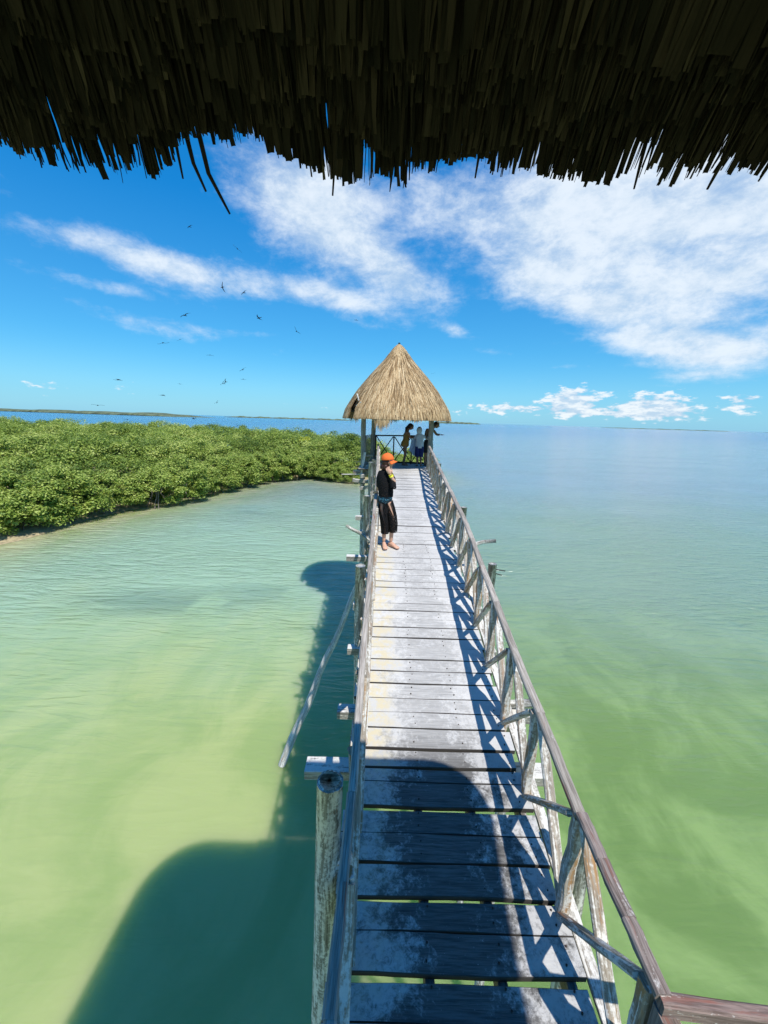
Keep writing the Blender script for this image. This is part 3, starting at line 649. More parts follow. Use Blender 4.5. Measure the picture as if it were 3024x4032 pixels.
for layer in range(NL):
    for i in range(0, 1400):
        x, y = o0[i]; xb, yb = o0[(i+1) % 1400]
        ta = Vector((xb-x, yb-y, 0)).normalized(); outn = Vector((ta.y, -ta.x, 0))
        frontish = outn.y > .3
        if not frontish and random.random() < .6: continue
        bw = 4+(layer*5 % 7); gi = int((i+layer*2.3)/bw)*7+layer*131; hb = (math.sin(gi*12.9898)*43758.5453) % 1; h2 = (math.sin(gi*78.233)*23421.63) % 1
        for rep in range(3 if frontish else 1):
            dn = (outn*.66+Vector((0, 0, -.75))+ta*((h2-.5)*.10+random.gauss(0, .035))).normalized(); nrm = (outn*.75+Vector((0, 0, .66))).normalized()
            fr = fringe(x) if frontish else random.uniform(-.01, .01)
            wave = .010*math.sin(i*.11+layer*1.7)+.006*math.sin(i*.31+layer*.8)
            end = -.158+layer*.0225+fr*(.45+.075*layer)+wave+(hb-.5)*.024+random.gauss(0, .0035)
            if layer == NL-1: end += -.006+(random.random() < .10)*random.uniform(0, .018)
            L = random.uniform(.20, .40)
            ref = Vector((x, y, EZ))-nrm*(.085-layer*.012+h2*.010+random.uniform(-.004, .004))+ta*random.uniform(-.004, .004)
            wd = random.choice([.0025, .004, .006, .009, .014]) if layer else random.choice([.006, .012, .02])
            ribbon(ref+dn*(end-L), dn, (ta+nrm*random.uniform(-.9, .9)).normalized(), nrm, L, wd, min(1, max(0, random.gauss(.34+.30*h2, .12))), random.choice([.9, .7, .4, .15]), random.uniform(-.02, .012), .0012)
V = np.array([tuple(v) for v in Vs]); F = np.array(Fs)
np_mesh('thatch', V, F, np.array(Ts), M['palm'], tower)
for (P, r0) in (([(-.39, .85, EZ+.06), (-.378, .86, EZ-.01), (-.362, .87, EZ-.05)], .005), ([(-.37, .85, EZ+.08), (-.355, .87, EZ-.02), (-.337, .88, EZ-.055), (-.322, .88, EZ-.082)], .005), ([(-.10, .80, EZ+.08), (-.105, .82, EZ-.0), (-.112, .83, EZ-.07)], .004), ([(-.41, .85, EZ+.06), (-.40, .86, EZ-.035)], .004), ([(-.44, .84, EZ+.06), (-.455, .86, EZ-.03)], .004), ([(.46, .85, EZ+.05), (.455, .86, EZ-.03)], .004), ([(.62, .85, EZ+.05), (.60, .87, EZ-.022)], .005), ([(.16, .85, EZ+.05), (.155, .87, EZ-.015)], .004)):
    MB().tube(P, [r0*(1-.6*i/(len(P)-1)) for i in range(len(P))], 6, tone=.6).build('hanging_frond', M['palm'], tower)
for (x, y) in ((-1.05, -1.9), (2.0, -1.9), (-1.05, -.1), (2.0, -.9)):
    MB().tube([(x, y, -1.2), (x, y, 2), (x, y, EZ+.15)], .07, 12, .04).build('post', M['hutpost'], tower, True)

# ---------------------------------------------------------------- mangroves
def clumps(cen, rad, per, leaf, tone0):     # leaf quads on the upper shell of many small spheres
    n = len(cen); N = n*per
    u = RNG.normal(size=(N, 3)); u /= np.linalg.norm(u, axis=1)[:, None]
    u[:, 2] = np.where(u[:, 2] < -.35, -u[:, 2], u[:, 2])
    rr_ = np.repeat(rad, per)*RNG.uniform(.55, 1.08, N)
    c = np.repeat(cen, per, 0)+u*rr_[:, None]*np.array([1, 1, .8])
    nr = u*.6+np.array([0, 0, .85])+RNG.normal(0, .42, (N, 3)); nr /= np.linalg.norm(nr, axis=1)[:, None]
    a = np.cross(nr, RNG.normal(size=(N, 3))); a /= np.linalg.norm(a, axis=1)[:, None]; b = np.cross(nr, a)
    s = (np.repeat(leaf, per) if hasattr(leaf, '__len__') else leaf)*RNG.uniform(.6, 1.25, N); s = s[:, None]
    V = np.stack([c-a*s*.5, c-b*s*.24+nr*s*.05, c+a*s*.5, c+b*s*.24+nr*s*.05], 1).reshape(-1, 3)
    F = np.arange(N*4).reshape(-1, 4)
    return V, F, np.clip(np.repeat(tone0, per)+RNG.normal(0, .2, N), 0, 1)
gxs, gys = [], []
for _ in range(26000):
    x, y = RNG.uniform(-62, 2.6), RNG.uniform(12.5, 62)
    if x < -1.12*y-3: continue
    gxs.append(x); gys.append(y)
gxs, gys = np.array(gxs), np.array(gys); dS = shore_d(gxs, gys); kp = dS > 1.3; gxs, gys, dS = gxs[kp], gys[kp], dS[kp]
cell, sel = {}, []
for i in range(len(gxs)):
    q = .62 if gys[i] < 30 else (.8 if gys[i] < 42 else 1.05)
    key = (round(gxs[i]/q), round(gys[i]/q), q)
    if key in cell: continue
    cell[key] = 1; sel.append(i)
gxs, gys, dS = gxs[sel], gys[sel], dS[sel]
def canopy(x, y, d):
    und = .42*np.sin(x*.8+1)*np.sin(y*.7)+.38*np.sin(x*1.6+y*1.1)*np.sin(y*1.5-x*.6)+.2*np.sin(x*.23-y*.31+2)
    hmax = np.interp(x, [-60, -30, -14, -6, -2, 1, 2.6], [3.55, 3.45, 3.4, 3.5, 3.35, 2.9, 2.0])
    return (hmax+und)*(1-np.exp(-(d+.25)/1.25))
cz_ = canopy(gxs, gys, dS)+RNG.normal(0, .16, len(gxs))
cen = np.stack([gxs, gys, np.maximum(cz_-.42, .4)], 1)
rad = RNG.uniform(.42, .74, len(cen))*np.where(gys > 42, 1.35, 1.)
patch = .45+.18*np.sin(gxs*.5+gys*.3)+.16*np.sin(gxs*.9-gys*.6+1)+RNG.normal(0, .17, len(gxs))
low = dS < 9                              # a second tier of clumps under the front of the canopy
cen = np.concatenate([cen, cen[low]-np.array([0, 0, .95]), cen[dS < 2.4]-np.array([0, 0, 1.8])]); cen[:, 2] = np.maximum(cen[:, 2], .35)
rad = np.concatenate([rad, rad[low], rad[dS < 2.4]]); patch = np.concatenate([patch, patch[low], patch[dS < 2.4]])
V, F, T = clumps(cen, rad, 210, np.where(cen[:, 1] > 40, .20, .158), patch); V = V*KS
tag(np_mesh('mangrove_thicket', V, F, T, M['leaf'], loc=(-29, 50, 0)), 'dense mass of green mangroves filling the islet left of the walkway', 'mangroves', kind='stuff')

def crown_mesh(seed, R, H, lowz=.12, per=130, n=64, sq_=1.):
    r_ = np.random.default_rng(seed); c = []
    while len(c) < n:
        u = r_.normal(size=3); u /= np.linalg.norm(u)
        if u[2] < -.75: continue
        k_ = r_.uniform(.72, 1.0)
        c.append((u[0]*R*k_*(1+.18*math.sin(3*math.atan2(u[1], u[0])+seed)), u[1]*R*k_*sq_, max(lowz, H*.45+u[2]*H*.52*k_)))
    c = np.array(c); rad = r_.uniform(.28, .52, n)*min(1, R/1.3)
    return clumps(c, rad, per, .145, r_.uniform(.4, .78, n))
protos = []
def bush(x, y, sc, rot, var, label, group=None, mt='leaf', R=1.8, H=2.7, per=190, n=78):
    sc *= KS; x *= KS; y *= KS
    t = thing('mangrove_bush', (x, y, 0), label, 'mangrove', group); t.rotation_euler = (0, 0, rot); t.scale = (sc, sc, sc)
    if var is not None and len(protos) > var:
        for ch in protos[var].children: c = ch.copy(); COL.objects.link(c); c.parent = t
        return t
    V, F, T = crown_mesh(len(protos)*7+3 if var is not None else 91, R, H, per=per, n=n)
    cr_ = np_mesh('crown', V, F, T, M[mt]); cr_.parent = t
    mb = MB()
    for q in range(7):
        a = q*.9+random.random(); r0 = random.uniform(.25, .5)*R
        mb.tube([(math.cos(a)*r0*1.5, math.sin(a)*r0*1.5, -.25), (math.cos(a)*r0, math.sin(a)*r0, .35), (math.cos(a+.3)*r0*.5, math.sin(a+.3)*r0*.5, .9), (math.cos(a)*r0*.9, math.sin(a)*r0*.9, H*.62)], [.022, .03, .04, .02], 6, .1)
    tr = mb.build('trunk', M['bark'], smooth=True); tr.parent = t
    if var is not None: protos.append(t)
    return t
row = [(-16.6, 16.0), (-16.0, 17.9), (-15.5, 19.6), (-14.9, 21.3), (-14.4, 23.2), (-14.0, 25.2), (-13.6, 27.2), (-13.0, 29.2), (-12.1, 31.2), (-11.3, 33.2), (-10.2, 35.0), (-8.9, 36.4), (-7.2, 36.8), (-5.7, 36.6), (1.0, 36.2), (2.0, 37.6)]
for i, (x, y) in enumerate(row):
    dx = -.15 if i < 10 else 0
    bush(x+dx+(.75 if i > 3 else -.75), y-.15, random.uniform(.82, 1.1), random.uniform(0, 6.3), i if i < 5 else i % 5, 'leafy green mangrove in the unbroken front row along the edge of the lagoon', 'mangroves along the front of the thicket')
bush(-17.7, 15.25, .62, 1, None, 'low mangrove with bare grey stems at the sandy shore, far left', R=1.5, H=2.3, per=85, n=34)
bush(-5.2, 35.2, .62, 2.1, 1, 'small round mangrove at the water line, left one of three low bushes beside the hut', 'low mangroves at the water line')
bush(-3.9, 34.6, .52, .4, 2, 'small low mangrove at the water line, middle one of three low bushes beside the hut', 'low mangroves at the water line')
bush(-2.75, 34.2, .48, 4.1, 0, 'small low mangrove at the water line closest to the hut post', 'low mangroves at the water line')
bush(-8.6, 41.5, .95, 0, None, 'bright yellow green mangrove standing out in the middle of the thicket', mt='leafyellow', R=1.0, H=4.0, per=70, n=26)

# ---------------------------------------------------------------- people
def sphere(mb, c, r, rot=None, nu=14, nv=9, f=None):
    vs, fs = [], []; rot = rot or Matrix.Identity(3)
    for i in range(nv+1):
        ph = math.pi*i/nv
        for j in range(nu):
            th = 2*math.pi*j/nu; p = Vector((r[0]*math.sin(ph)*math.cos(th), r[1]*math.sin(ph)*math.sin(th), r[2]*math.cos(ph)))
            if f: p = f(p)
            vs.append(Vector(c)+rot @ p)
    for i in range(nv):
        for j in range(nu):
            j2 = (j+1) % nu; fs.append((i*nu+j, i*nu+nu+j, i*nu+nu+j2, i*nu+j2))
    mb.add(vs, fs); return mb
def skin(joints, bones, rad):               # one skinned, subdivided surface from a joint tree (first joint is the root)
    nm = list(joints); me = bpy.data.meshes.new('tmp'); me.from_pydata([joints[n] for n in nm], [(nm.index(a), nm.index(b)) for a, b in bones], [])
    ob = bpy.data.objects.new('tmp', me); COL.objects.link(ob)
    sk = ob.modifiers.new('skin', 'SKIN'); ob.modifiers.new('sub', 'SUBSURF').levels = 2
    for i, n in enumerate(nm):
        r = rad[n]; me.skin_vertices[0].data[i].radius = r if isinstance(r, tuple) else (r, r)
        me.skin_vertices[0].data[i].use_root = (i == 0)
    dg = bpy.context.evaluated_depsgraph_get(); ev = ob.evaluated_get(dg).to_mesh()
    vs = [v.co.copy() for v in ev.vertices]; fs = [tuple(p.vertices) for p in ev.polygons]
    bpy.data.objects.remove(ob); bpy.data.meshes.remove(me)
    return vs, fs
def hand(mb, w, dirv, palm, s=1., curl=.5, thumb=1):
    d_ = Vector(dirv).normalized(); n_ = (Vector(palm)-Vector(palm).dot(d_)*d_).normalized(); sd = d_.cross(n_); w = Vector(w)
    R_ = Matrix((sd, n_, d_)).transposed()
    sphere(mb, w+d_*.045*s, (.040*s, .016*s, .055*s), R_, 10, 7)
    for i, (o, L) in enumerate(((-.030, .062), (-.010, .072), (.011, .067), (.030, .052))):
        p0 = w+d_*.085*s+sd*o*s; p1 = p0+(d_*math.cos(curl*.6)+n_*math.sin(curl*.6))*L*.5*s; p2 = p1+(d_*math.cos(curl*1.5)+n_*math.sin(curl*1.5))*L*.5*s
        mb.tube([p0-d_*.02*s, p0, p1, p2], [.0095*s, .0095*s, .0085*s, .006*s], 6)
    q = w+d_*.03*s-sd*.034*s*thumb
    mb.tube([q, q+(d_*.6-sd*.6*thumb+n_*.3)*.03*s, q+(d_*1.1-sd*.5*thumb+n_*.6)*.05*s], [.012*s, .010*s, .007*s], 6)
def foot(mb, a, toe, s=1.):
    a, toe = Vector(a), Vector(toe); f = (toe-a); f.z = 0; f.normalize(); sd = Vector((0, 0, 1)).cross(f)
    rings = []
    for (t, w, h, z) in ((-.055, .022, .03, .03), (-.03, .033, .045, .045), (.03, .036, .05, .05), (.09, .042, .034, .034), (.14, .047, .022, .022), (.175, .042, .014, .015), (.19, .02, .008, .01)):
        rings.append([Vector((a.x, a.y, 0))+f*t*s+sd*math.cos(q)*w*s+Vector((0, 0, (z+math.sin(q)*h)*s)) for q in np.linspace(0, 2*math.pi, 12, endpoint=False)])
    mb.loft(rings)
    for i, o in enumerate((-.034, -.016, 0, .014, .028)):
        p = Vector((a.x, a.y, .012*s))+f*(.165-.006*abs(i-1))*s+sd*o*s; mb.tube([p, p+f*.03*s], [.011*s, .008*s], 6)
def head(mb, c, fd, s=1., tilt=0.):          # c centre, fd facing direction
    f = Vector(fd).normalized(); sd = f.cross(Vector((0, 0, 1))).normalized(); u = sd.cross(f)
    R_ = Matrix((f, sd, u)).transposed()
    def shp(p):
        q = p.copy()
        if q.z < 0: q.y *= 1-.30*(-q.z/.12)**1.2; q.x = q.x*(1-.14*(-q.z/.12)) + .012*(-q.z/.12)
        return q*s
    sphere(mb, c, (.095, .076, .118), R_, 18, 13, shp)
    c = Vector(c)
    for (P, r) in (([(.085, 0, .012), (.108, 0, -.022), (.092, 0, -.032)], (.008, .014, .010)),):
        mb.tube([c+R_ @ (Vector(p)*s) for p in P], [x*s for x in r], 8)
    for y in (-.02, .02): pass
    for y in (-1, 1): sphere(mb, c+R_ @ (Vector((-.005, y*.074, -.01))*s), (.018*s, .008*s, .03*s), R_, 8, 6)
    return c, R_
def face(parent, c, R_, s, mt_dark, mt_lip):
    mb = MB()
    for y in (-1, 1):
        sphere(mb, c+R_ @ (Vector((.083, y*.032, .004))*s), (.006*s, .013*s, .006*s), R_, 8, 6)
        sphere(mb, c+R_ @ (Vector((.085, y*.034, .026))*s), (.005*s, .018*s, .0035*s), R_, 8, 6)
    mb.build('eyes', mt_dark, parent, True, world=False)
    mb = MB(); sphere(mb, c+R_ @ (Vector((.092, 0, -.060))*s), (.009*s, .022*s, .007*s), R_, 8, 6); mb.build('mouth', mt_lip, parent, True, world=False)
def local(mb, name, m, parent, smooth=True): return mb.build(name, m, parent, smooth, world=False)
def arc(cx, cy, z, a, b, n=22, g0=None, g1=None, wav=0., yaw=0.):
    ths = np.linspace(0, 2*math.pi, n, endpoint=False) if g0 is None else np.linspace(g1, g0+2*math.pi, n)
    out = []
    for i, q in enumerate(ths):
        w = 1+wav*math.sin(i*2.3+z*31)
        out.append((cx+a*w*math.cos(q), cy+b*w*math.sin(q), z))
    return out
def sheet(mb, rings):                        # open loft
    n = len(rings[0]); vs = [p for r in rings for p in r]
    fs = [(i*n+j, i*n+j+1, i*n+n+j+1, i*n+n+j) for i in range(len(rings)-1) for j in range(n-1)]
    mb.add(vs, fs); return mb

M['skin'] = flat('fair_skin', (.60, .36, .255), .5, .08, 30); M['skintan'] = flat('shaded_tanned_skin', (.21, .11, .065), .5, .08, 30)  # tan darkened further, with the hut's backlit shade put into it
M['hair'] = flat('reddish_dark_hair', (.045, .018, .013), .45, .5, 60); M['hairblack'] = flat('black_hair', (.012, .009, .008), .45, .4, 60)
M['orange'] = flat('orange_cap_cloth', (.80, .16, .03), .75, .10, 50); M['yellow'] = flat('yellow_wristband', (.85, .75, .06), .6, .08, 30)
M['lip'] = flat('lips', (.42, .13, .11), .5, .1, 30); M['eye'] = flat('dark_eyes', (.02, .015, .012), .3, .1, 30)
M['mustard'] = flat('mustard_swimsuit', (.27, .14, .025), .7, .25, 30); M['white'] = flat('white_shirt_cloth', (.48, .52, .58), .8, .08, 14)  # swimsuit and shirt dimmed, shade under the hut roof in their colour
M['navy'] = flat('navy_shorts', (.012, .02, .10), .8, .2, 30); M['blackcloth'] = flat('black_cloth', (.012, .012, .014), .85, .3, 30)
M['towel'] = flat('pale_blue_towel', (.36, .46, .60), .9, .14, 9)  # towel colour also dimmed to hold the hut's shade
m, k, b = mat('teal_print'); ob = k.n('ShaderNodeTexCoord').outputs['Object']
k.set(b.inputs['Base Color'], k.mix(k.ramp(k.noise(ob, 26, 3, .6), .46, .54), (.006, .02, .035), k.mix(k.ramp(k.noise(ob, 40, 2), .5, .6), (.008, .09, .15), (.10, .25, .30)))); M['teal'] = m
m, k, b = mat('black_lace'); ob = k.n('ShaderNodeTexCoord').outputs['Object']
b.inputs['Base Color'].default_value = (.008, .008, .009, 1); b.inputs['Roughness'].default_value = .85; b.inputs['Specular IOR Level'].default_value = .15
tr = k.n('ShaderNodeBsdfTransparent'); mx = k.n('ShaderNodeMixShader')
k.set(mx.inputs[0], k.m('MULTIPLY', k.ramp(k.noise(ob, 75, 3, .6), .56, .64), .35)); k.t.links.new(b.outputs[0], mx.inputs[1]); k.t.links.new(tr.outputs[0], mx.inputs[2]); k.t.links.new(mx.outputs[0], k.o.inputs[0])
M['lace'] = m

# woman in the orange cap, leaning on the left rail
wy = 6.72; wz = dz(wy)+.004
wm = thing('person', (.078, wy, wz), 'barefoot woman in orange cap and black lace cover-up on the walkway, hand at ear', 'person')
J = dict(pel=(-.055, .02, .90), bel=(-.06, .01, 1.02), che=(-.075, .02, 1.22), nkb=(-.075, .02, 1.37), nk=(-.055, .015, 1.44), hd=(-.035, .01, 1.50),
         ls=(-.165, .05, 1.335), le=(-.19, .20, 1.14), lw=(-.225, .36, .955), rs=(.02, -.02, 1.335), re=(.085, -.13, 1.195), rw=(.01, -.15, 1.35),
         lh=(-.105, .02, .84), lk=(-.07, -.02, .47), la=(-.065, .02, .085), rh=(-.005, .0, .84), rk=(.075, -.03, .47), ra=(.062, .02, .085))
Bn = [('pel', 'bel'), ('bel', 'che'), ('che', 'nkb'), ('nkb', 'nk'), ('nk', 'hd'), ('che', 'ls'), ('ls', 'le'), ('le', 'lw'), ('che', 'rs'), ('rs', 're'), ('re', 'rw'), ('pel', 'lh'), ('lh', 'lk'), ('lk', 'la'), ('pel', 'rh'), ('rh', 'rk'), ('rk', 'ra')]
Rd = dict(pel=(.11, .10), bel=(.10, .085), che=(.105, .09), nkb=(.055, .055), nk=.045, hd=.05, ls=.05, le=.038, lw=.025, rs=.05, re=.038, rw=.025, lh=.072, lk=.05, la=.033, rh=.072, rk=.05, ra=.033)
mb = MB(); v_, f_ = skin(J, Bn, Rd); mb.add(v_, f_)
hc, hR = head(mb, (-.025, .005, 1.535), (1, -.10, -.03), .95)
hand(mb, J['lw'], (-.02, .25, -.3), (-.3, 0, -1), 1, .7, -1); hand(mb, J['rw'], (-.45, .12, .85), (.2, 1, 0), 1, .9, 1)
foot(mb, J['la'], (-.02, -.2, 0)); foot(mb, J['ra'], (.22, -.12, 0))
body = local(mb, 'body', M['skin'], wm)
face(body, hc, hR, 1, M['eye'], M['lip'])
mb = MB()                                   # hair gathered low at the back of the head
sphere(mb, (-.06, .01, 1.535), (.092, .09, .105), None, 14, 9); sphere(mb, (-.105, .0, 1.455), (.062, .06, .062)); sphere(mb, (-.075, -.045, 1.45), (.05, .04, .055)); mb.tube([(-.10, .0, 1.42), (-.10, .01, 1.36), (-.09, .02, 1.31)], [.04, .03, .012], 8)
for a in range(9): mb.tube([(-.10+.03*math.cos(a), .05*math.sin(a*2), 1.47), (-.12+.05*math.cos(a*1.7), .06*math.sin(a), 1.41)], [.012, .004], 5)
local(mb, 'hair', M['hair'], body)
mb = MB(); cap_t = Matrix.Rotation(-.06, 3, 'Y') @ Matrix.Rotation(-.1, 3, 'Z')
def dome(p): p = p.copy(); p.z = max(p.z, -.012); return p
sphere(mb, (-.045, .0, 1.585), (.112, .098, .105), cap_t, 20, 12, dome)
cp_ = local(mb, 'cap', M['orange'], body)
mb = MB(); rings = []
for t in np.linspace(0, 1, 6):
    rr0, rr1 = .075, .168; r = rr0+(rr1-rr0)*t
    rings.append([Vector((-.045, 0, 1.578))+cap_t @ Vector((r*math.cos(q)*(1-.06*abs(q)), r*math.sin(q)*.62, -.010-.035*t-.035*(q/1.1)**2*t)) for q in np.linspace(-1.15, 1.15, 13)])
sheet(mb, rings); br = local(mb, 'cap_brim', M['orange'], cp_); s_ = br.modifiers.new('thick', 'SOLIDIFY'); s_.thickness = .006
mb = MB(); sphere(mb, (-.045, 0, 1.69), (.012, .012, .007)); local(mb, 'cap_button', M['orange'], cp_)
mb = MB(); dr = (Vector(J['re'])-Vector(J['rw'])).normalized(); mb.tube([Vector(J['rw'])+dr*.012, Vector(J['rw'])+dr*.055], [.036, .038], 12); local(mb, 'wristband', M['yellow'], body)
mb = MB()
mb.loft([arc(-.075, .01, 1.395, .07, .06), arc(-.08, .01, 1.365, .112, .08), arc(-.08, .01, 1.30, .130, .105, wav=.012), arc(-.078, .0, 1.20, .136, .12, wav=.02), arc(-.068, .0, 1.10, .132, .12, wav=.025), arc(-.055, .0, 1.02, .130, .116, wav=.03), arc(-.055, .0, .935, .130, .116, wav=.025)], caps=False)
for (A, B_, C) in (((-.14, .04, 1.34), (-.172, .11, 1.23), (-.178, .17, 1.10)), ((-.02, -.01, 1.345), (.045, -.07, 1.25), (.068, -.13, 1.10))):
    A, B_, C = Vector(A), Vector(B_), Vector(C); n_ = 16
    def rg(c, ax, r1, r2):
        ax = ax.normalized(); a_ = ax.cross(Vector((0, 1, 0))).normalized(); b2 = ax.cross(a_)
        return [c+a_*r1*math.cos(q)*(1+.06*math.sin(q*5))+b2*r2*math.sin(q) for q in np.linspace(0, 2*math.pi, n_, endpoint=False)]
    mb.loft([rg(A, B_-A, .06, .065), rg(A.lerp(B_, .5), B_-A, .062, .075), rg(B_, C-A, .060, .085), rg(C, C-B_, .056, .09)], caps=False)
local(mb, 'cover_up_top', M['lace'], body)
mb = MB(); mb.loft([arc(-.06, .01, .935, .118, .105, wav=.012), arc(-.062, .01, .90, .124, .112), arc(-.062, .01, .855, .122, .112), arc(-.062, .01, .80, .08, .08)], caps=False); local(mb, 'bikini_bottom', M['teal'], body)
mb = MB()                                   # wide cropped lace trousers, split over the front of each thigh
L_ = [(-.105, .02, .86, .080, .105), (-.10, .01, .72, .087, .105), (-.075, .0, .58, .087, .10), (-.055, -.01, .45, .085, .10), (-.05, .0, .33, .076, .09), (-.05, .01, .255, .07, .085)]
R_l = [(-.005, .0, .86, .078, .105), (.03, .0, .72, .09, .105), (.065, -.01, .58, .09, .10), (.085, -.02, .45, .087, .10), (.09, -.01, .35, .083, .095), (.09, .0, .29, .08, .092)]
def leg(Ls, gaps_):
    rings = []
    for (cx, cy, z, a, b_), g in zip(Ls, gaps_):
        rings.append(arc(cx, cy, z, a, b_, 26, -math.pi/2+g[0]-g[1], -math.pi/2+g[0]+g[1], .03))
    return rings
sheet(mb, leg(L_, [(-.45, .50), (-.35, .36), (-.2, .10), (0, .02), (0, .02), (0, .02)]))
sheet(mb, leg(R_l, [(.05, .45), (.35, .30), (.62, .22), (.75, .16), (.8, .06), (.8, .02)]))
tr_ = local(mb, 'cover_up_trousers', M['lace'], body)
mb = MB()
for (x0, x1) in ((-.06, -.075), (-.045, -.03), (-.03, -.015)): mb.tube([(x0, -.135, .83), (x0, -.15, .76), (x1, -.14, .66)], [.006, .006, .004], 6)
local(mb, 'drawstring', M['blackcloth'], tr_)

# woman in the mustard swimsuit under the hut roof
p = thing('person', (.70, 14.95, FZ+.003), 'woman in a mustard swimsuit standing in profile under the hut roof, head bent', 'person')
J = dict(pel=(.02, .02, .80), bel=(.05, .02, .95), che=(.07, .02, 1.15), nkb=(.10, .02, 1.32), nk=(.15, .02, 1.38), hd=(.19, .02, 1.42), ls=(.08, .15, 1.27), le=(.20, .15, 1.06), lw=(.40, .08, 1.10), rs=(.08, -.12, 1.27), re=(.22, -.13, 1.04), rw=(.42, -.06, 1.10),
         lh=(.02, .10, .74), lk=(.05, .09, .43), la=(0, .09, .08), rh=(.02, -.07, .74), rk=(.04, -.08, .43), ra=(-.03, -.07, .08))
Rd = dict(pel=(.145, .135), bel=(.105, .105), che=(.115, .11), nkb=(.06, .06), nk=.045, hd=.05, ls=.05, le=.036, lw=.025, rs=.05, re=.036, rw=.025, lh=.088, lk=.056, la=.036, rh=.088, rk=.056, ra=.036)
mb = MB(); v_, f_ = skin(J, Bn, Rd); mb.add(v_, f_); hc, hR = head(mb, (.225, .02, 1.45), (1, 0, -.55), .98)
hand(mb, J['lw'], (1, -.1, .1), (0, -1, 0), .95, .6, 1); hand(mb, J['rw'], (1, .1, .1), (0, 1, 0), .95, .6, -1); foot(mb, J['la'], (.3, .09, 0), .95); foot(mb, J['ra'], (.3, -.1, 0), .95)
body = local(mb, 'body', M['skintan'], p); face(body, hc, hR, .98, M['eye'], M['lip'])
mb = MB(); sphere(mb, (.195, .02, 1.485), (.105, .092, .10)); mb.tube([(.12, .02, 1.47), (.05, .02, 1.40), (.03, .02, 1.25), (.0, .02, 1.12)], [.055, .05, .035, .012], 9); local(mb, 'hair', M['hairblack'], body)
mb = MB(); mb.loft([arc(.09, .02, 1.24, .105, .13), arc(.075, .02, 1.14, .135, .135), arc(.055, .02, .98, .115, .12), arc(.02, .02, .86, .15, .148), arc(.015, .02, .76, .16, .155), arc(.02, .02, .70, .12, .13)], caps=False); local(mb, 'swimsuit', M['mustard'], body)

# child in the hooded shirt
p = thing('person', (1.26, 14.72, FZ+.003), 'child in a white hooded shirt and navy shorts seen from behind under the hut roof', 'person')
J = dict(pel=(.0, .02, .70), bel=(.0, .02, .82), che=(.0, .03, 1.02), nkb=(-.02, .03, 1.17), nk=(-.03, .04, 1.24), hd=(-.035, .05, 1.30), ls=(-.13, .04, 1.13), le=(-.20, .16, 1.02), lw=(-.16, .30, 1.06), rs=(.13, .03, 1.13), re=(.25, .06, 1.06), rw=(.40, .10, 1.02),
         lh=(-.075, .02, .66), lk=(-.06, .03, .38), la=(-.06, .02, .075), rh=(.075, .02, .66), rk=(.06, .03, .38), ra=(.075, .01, .075))
Rd = dict(pel=(.115, .10), bel=(.105, .085), che=(.115, .09), nkb=(.05, .05), nk=.042, hd=.05, ls=.048, le=.036, lw=.024, rs=.048, re=.036, rw=.024, lh=.078, lk=.052, la=.034, rh=.078, rk=.052, ra=.034)
mb = MB(); v_, f_ = skin(J, Bn, Rd); mb.add(v_, f_); hc, hR = head(mb, (-.035, .06, 1.33), (-.1, 1, -.1), .95)
hand(mb, J['lw'], (.1, 1, .2), (0, 0, -1), .85, .6, 1); hand(mb, J['rw'], (1, .3, 0), (0, 0, -1), .85, .6, 1); foot(mb, J['la'], (-.1, .3, 0), .88); foot(mb, J['ra'], (.2, .3, 0), .88)
body = local(mb, 'body', M['skintan'], p); face(body, hc, hR, .95, M['eye'], M['lip'])
mb = MB(); v_, f_ = skin({k_: J[k_] for k_ in ('pel', 'bel', 'che', 'nkb', 'ls', 'le', 'lw', 'rs', 're', 'rw')}, [q for q in Bn if q[0] in ('pel', 'bel', 'che', 'ls', 'le', 'rs', 're') and q[1] not in ('lh', 'rh')], {k_: ((Rd[k_][0]+.022, Rd[k_][1]+.022) if isinstance(Rd[k_], tuple) else Rd[k_]+.018) for k_ in Rd}); mb.add(v_, f_)
mb.loft([arc(0, .03, .95, .145, .115, wav=.02), arc(0, .025, .80, .15, .125, wav=.02), arc(0, .02, .70, .152, .13, wav=.03), arc(0, .02, .685, .148, .126)], caps=False)
sh_ = local(mb, 'shirt', M['white'], body)
mb = MB(); sphere(mb, (-.035, .04, 1.335), (.105, .115, .135), None, 16, 11); mb.tube([(-.03, .03, 1.16), (-.032, .035, 1.24)], [.10, .085], 14); local(mb, 'hood', M['white'], sh_)
mb = MB()
for sg_ in (-1, 1): mb.loft([arc(sg_*.07, .02, .74, .095, .115), arc(sg_*.075, .02, .60, .095, .11), arc(sg_*.07, .025, .42, .088, .10), arc(sg_*.07, .025, .36, .085, .098)], caps=False)
local(mb, 'shorts', M['navy'], body)

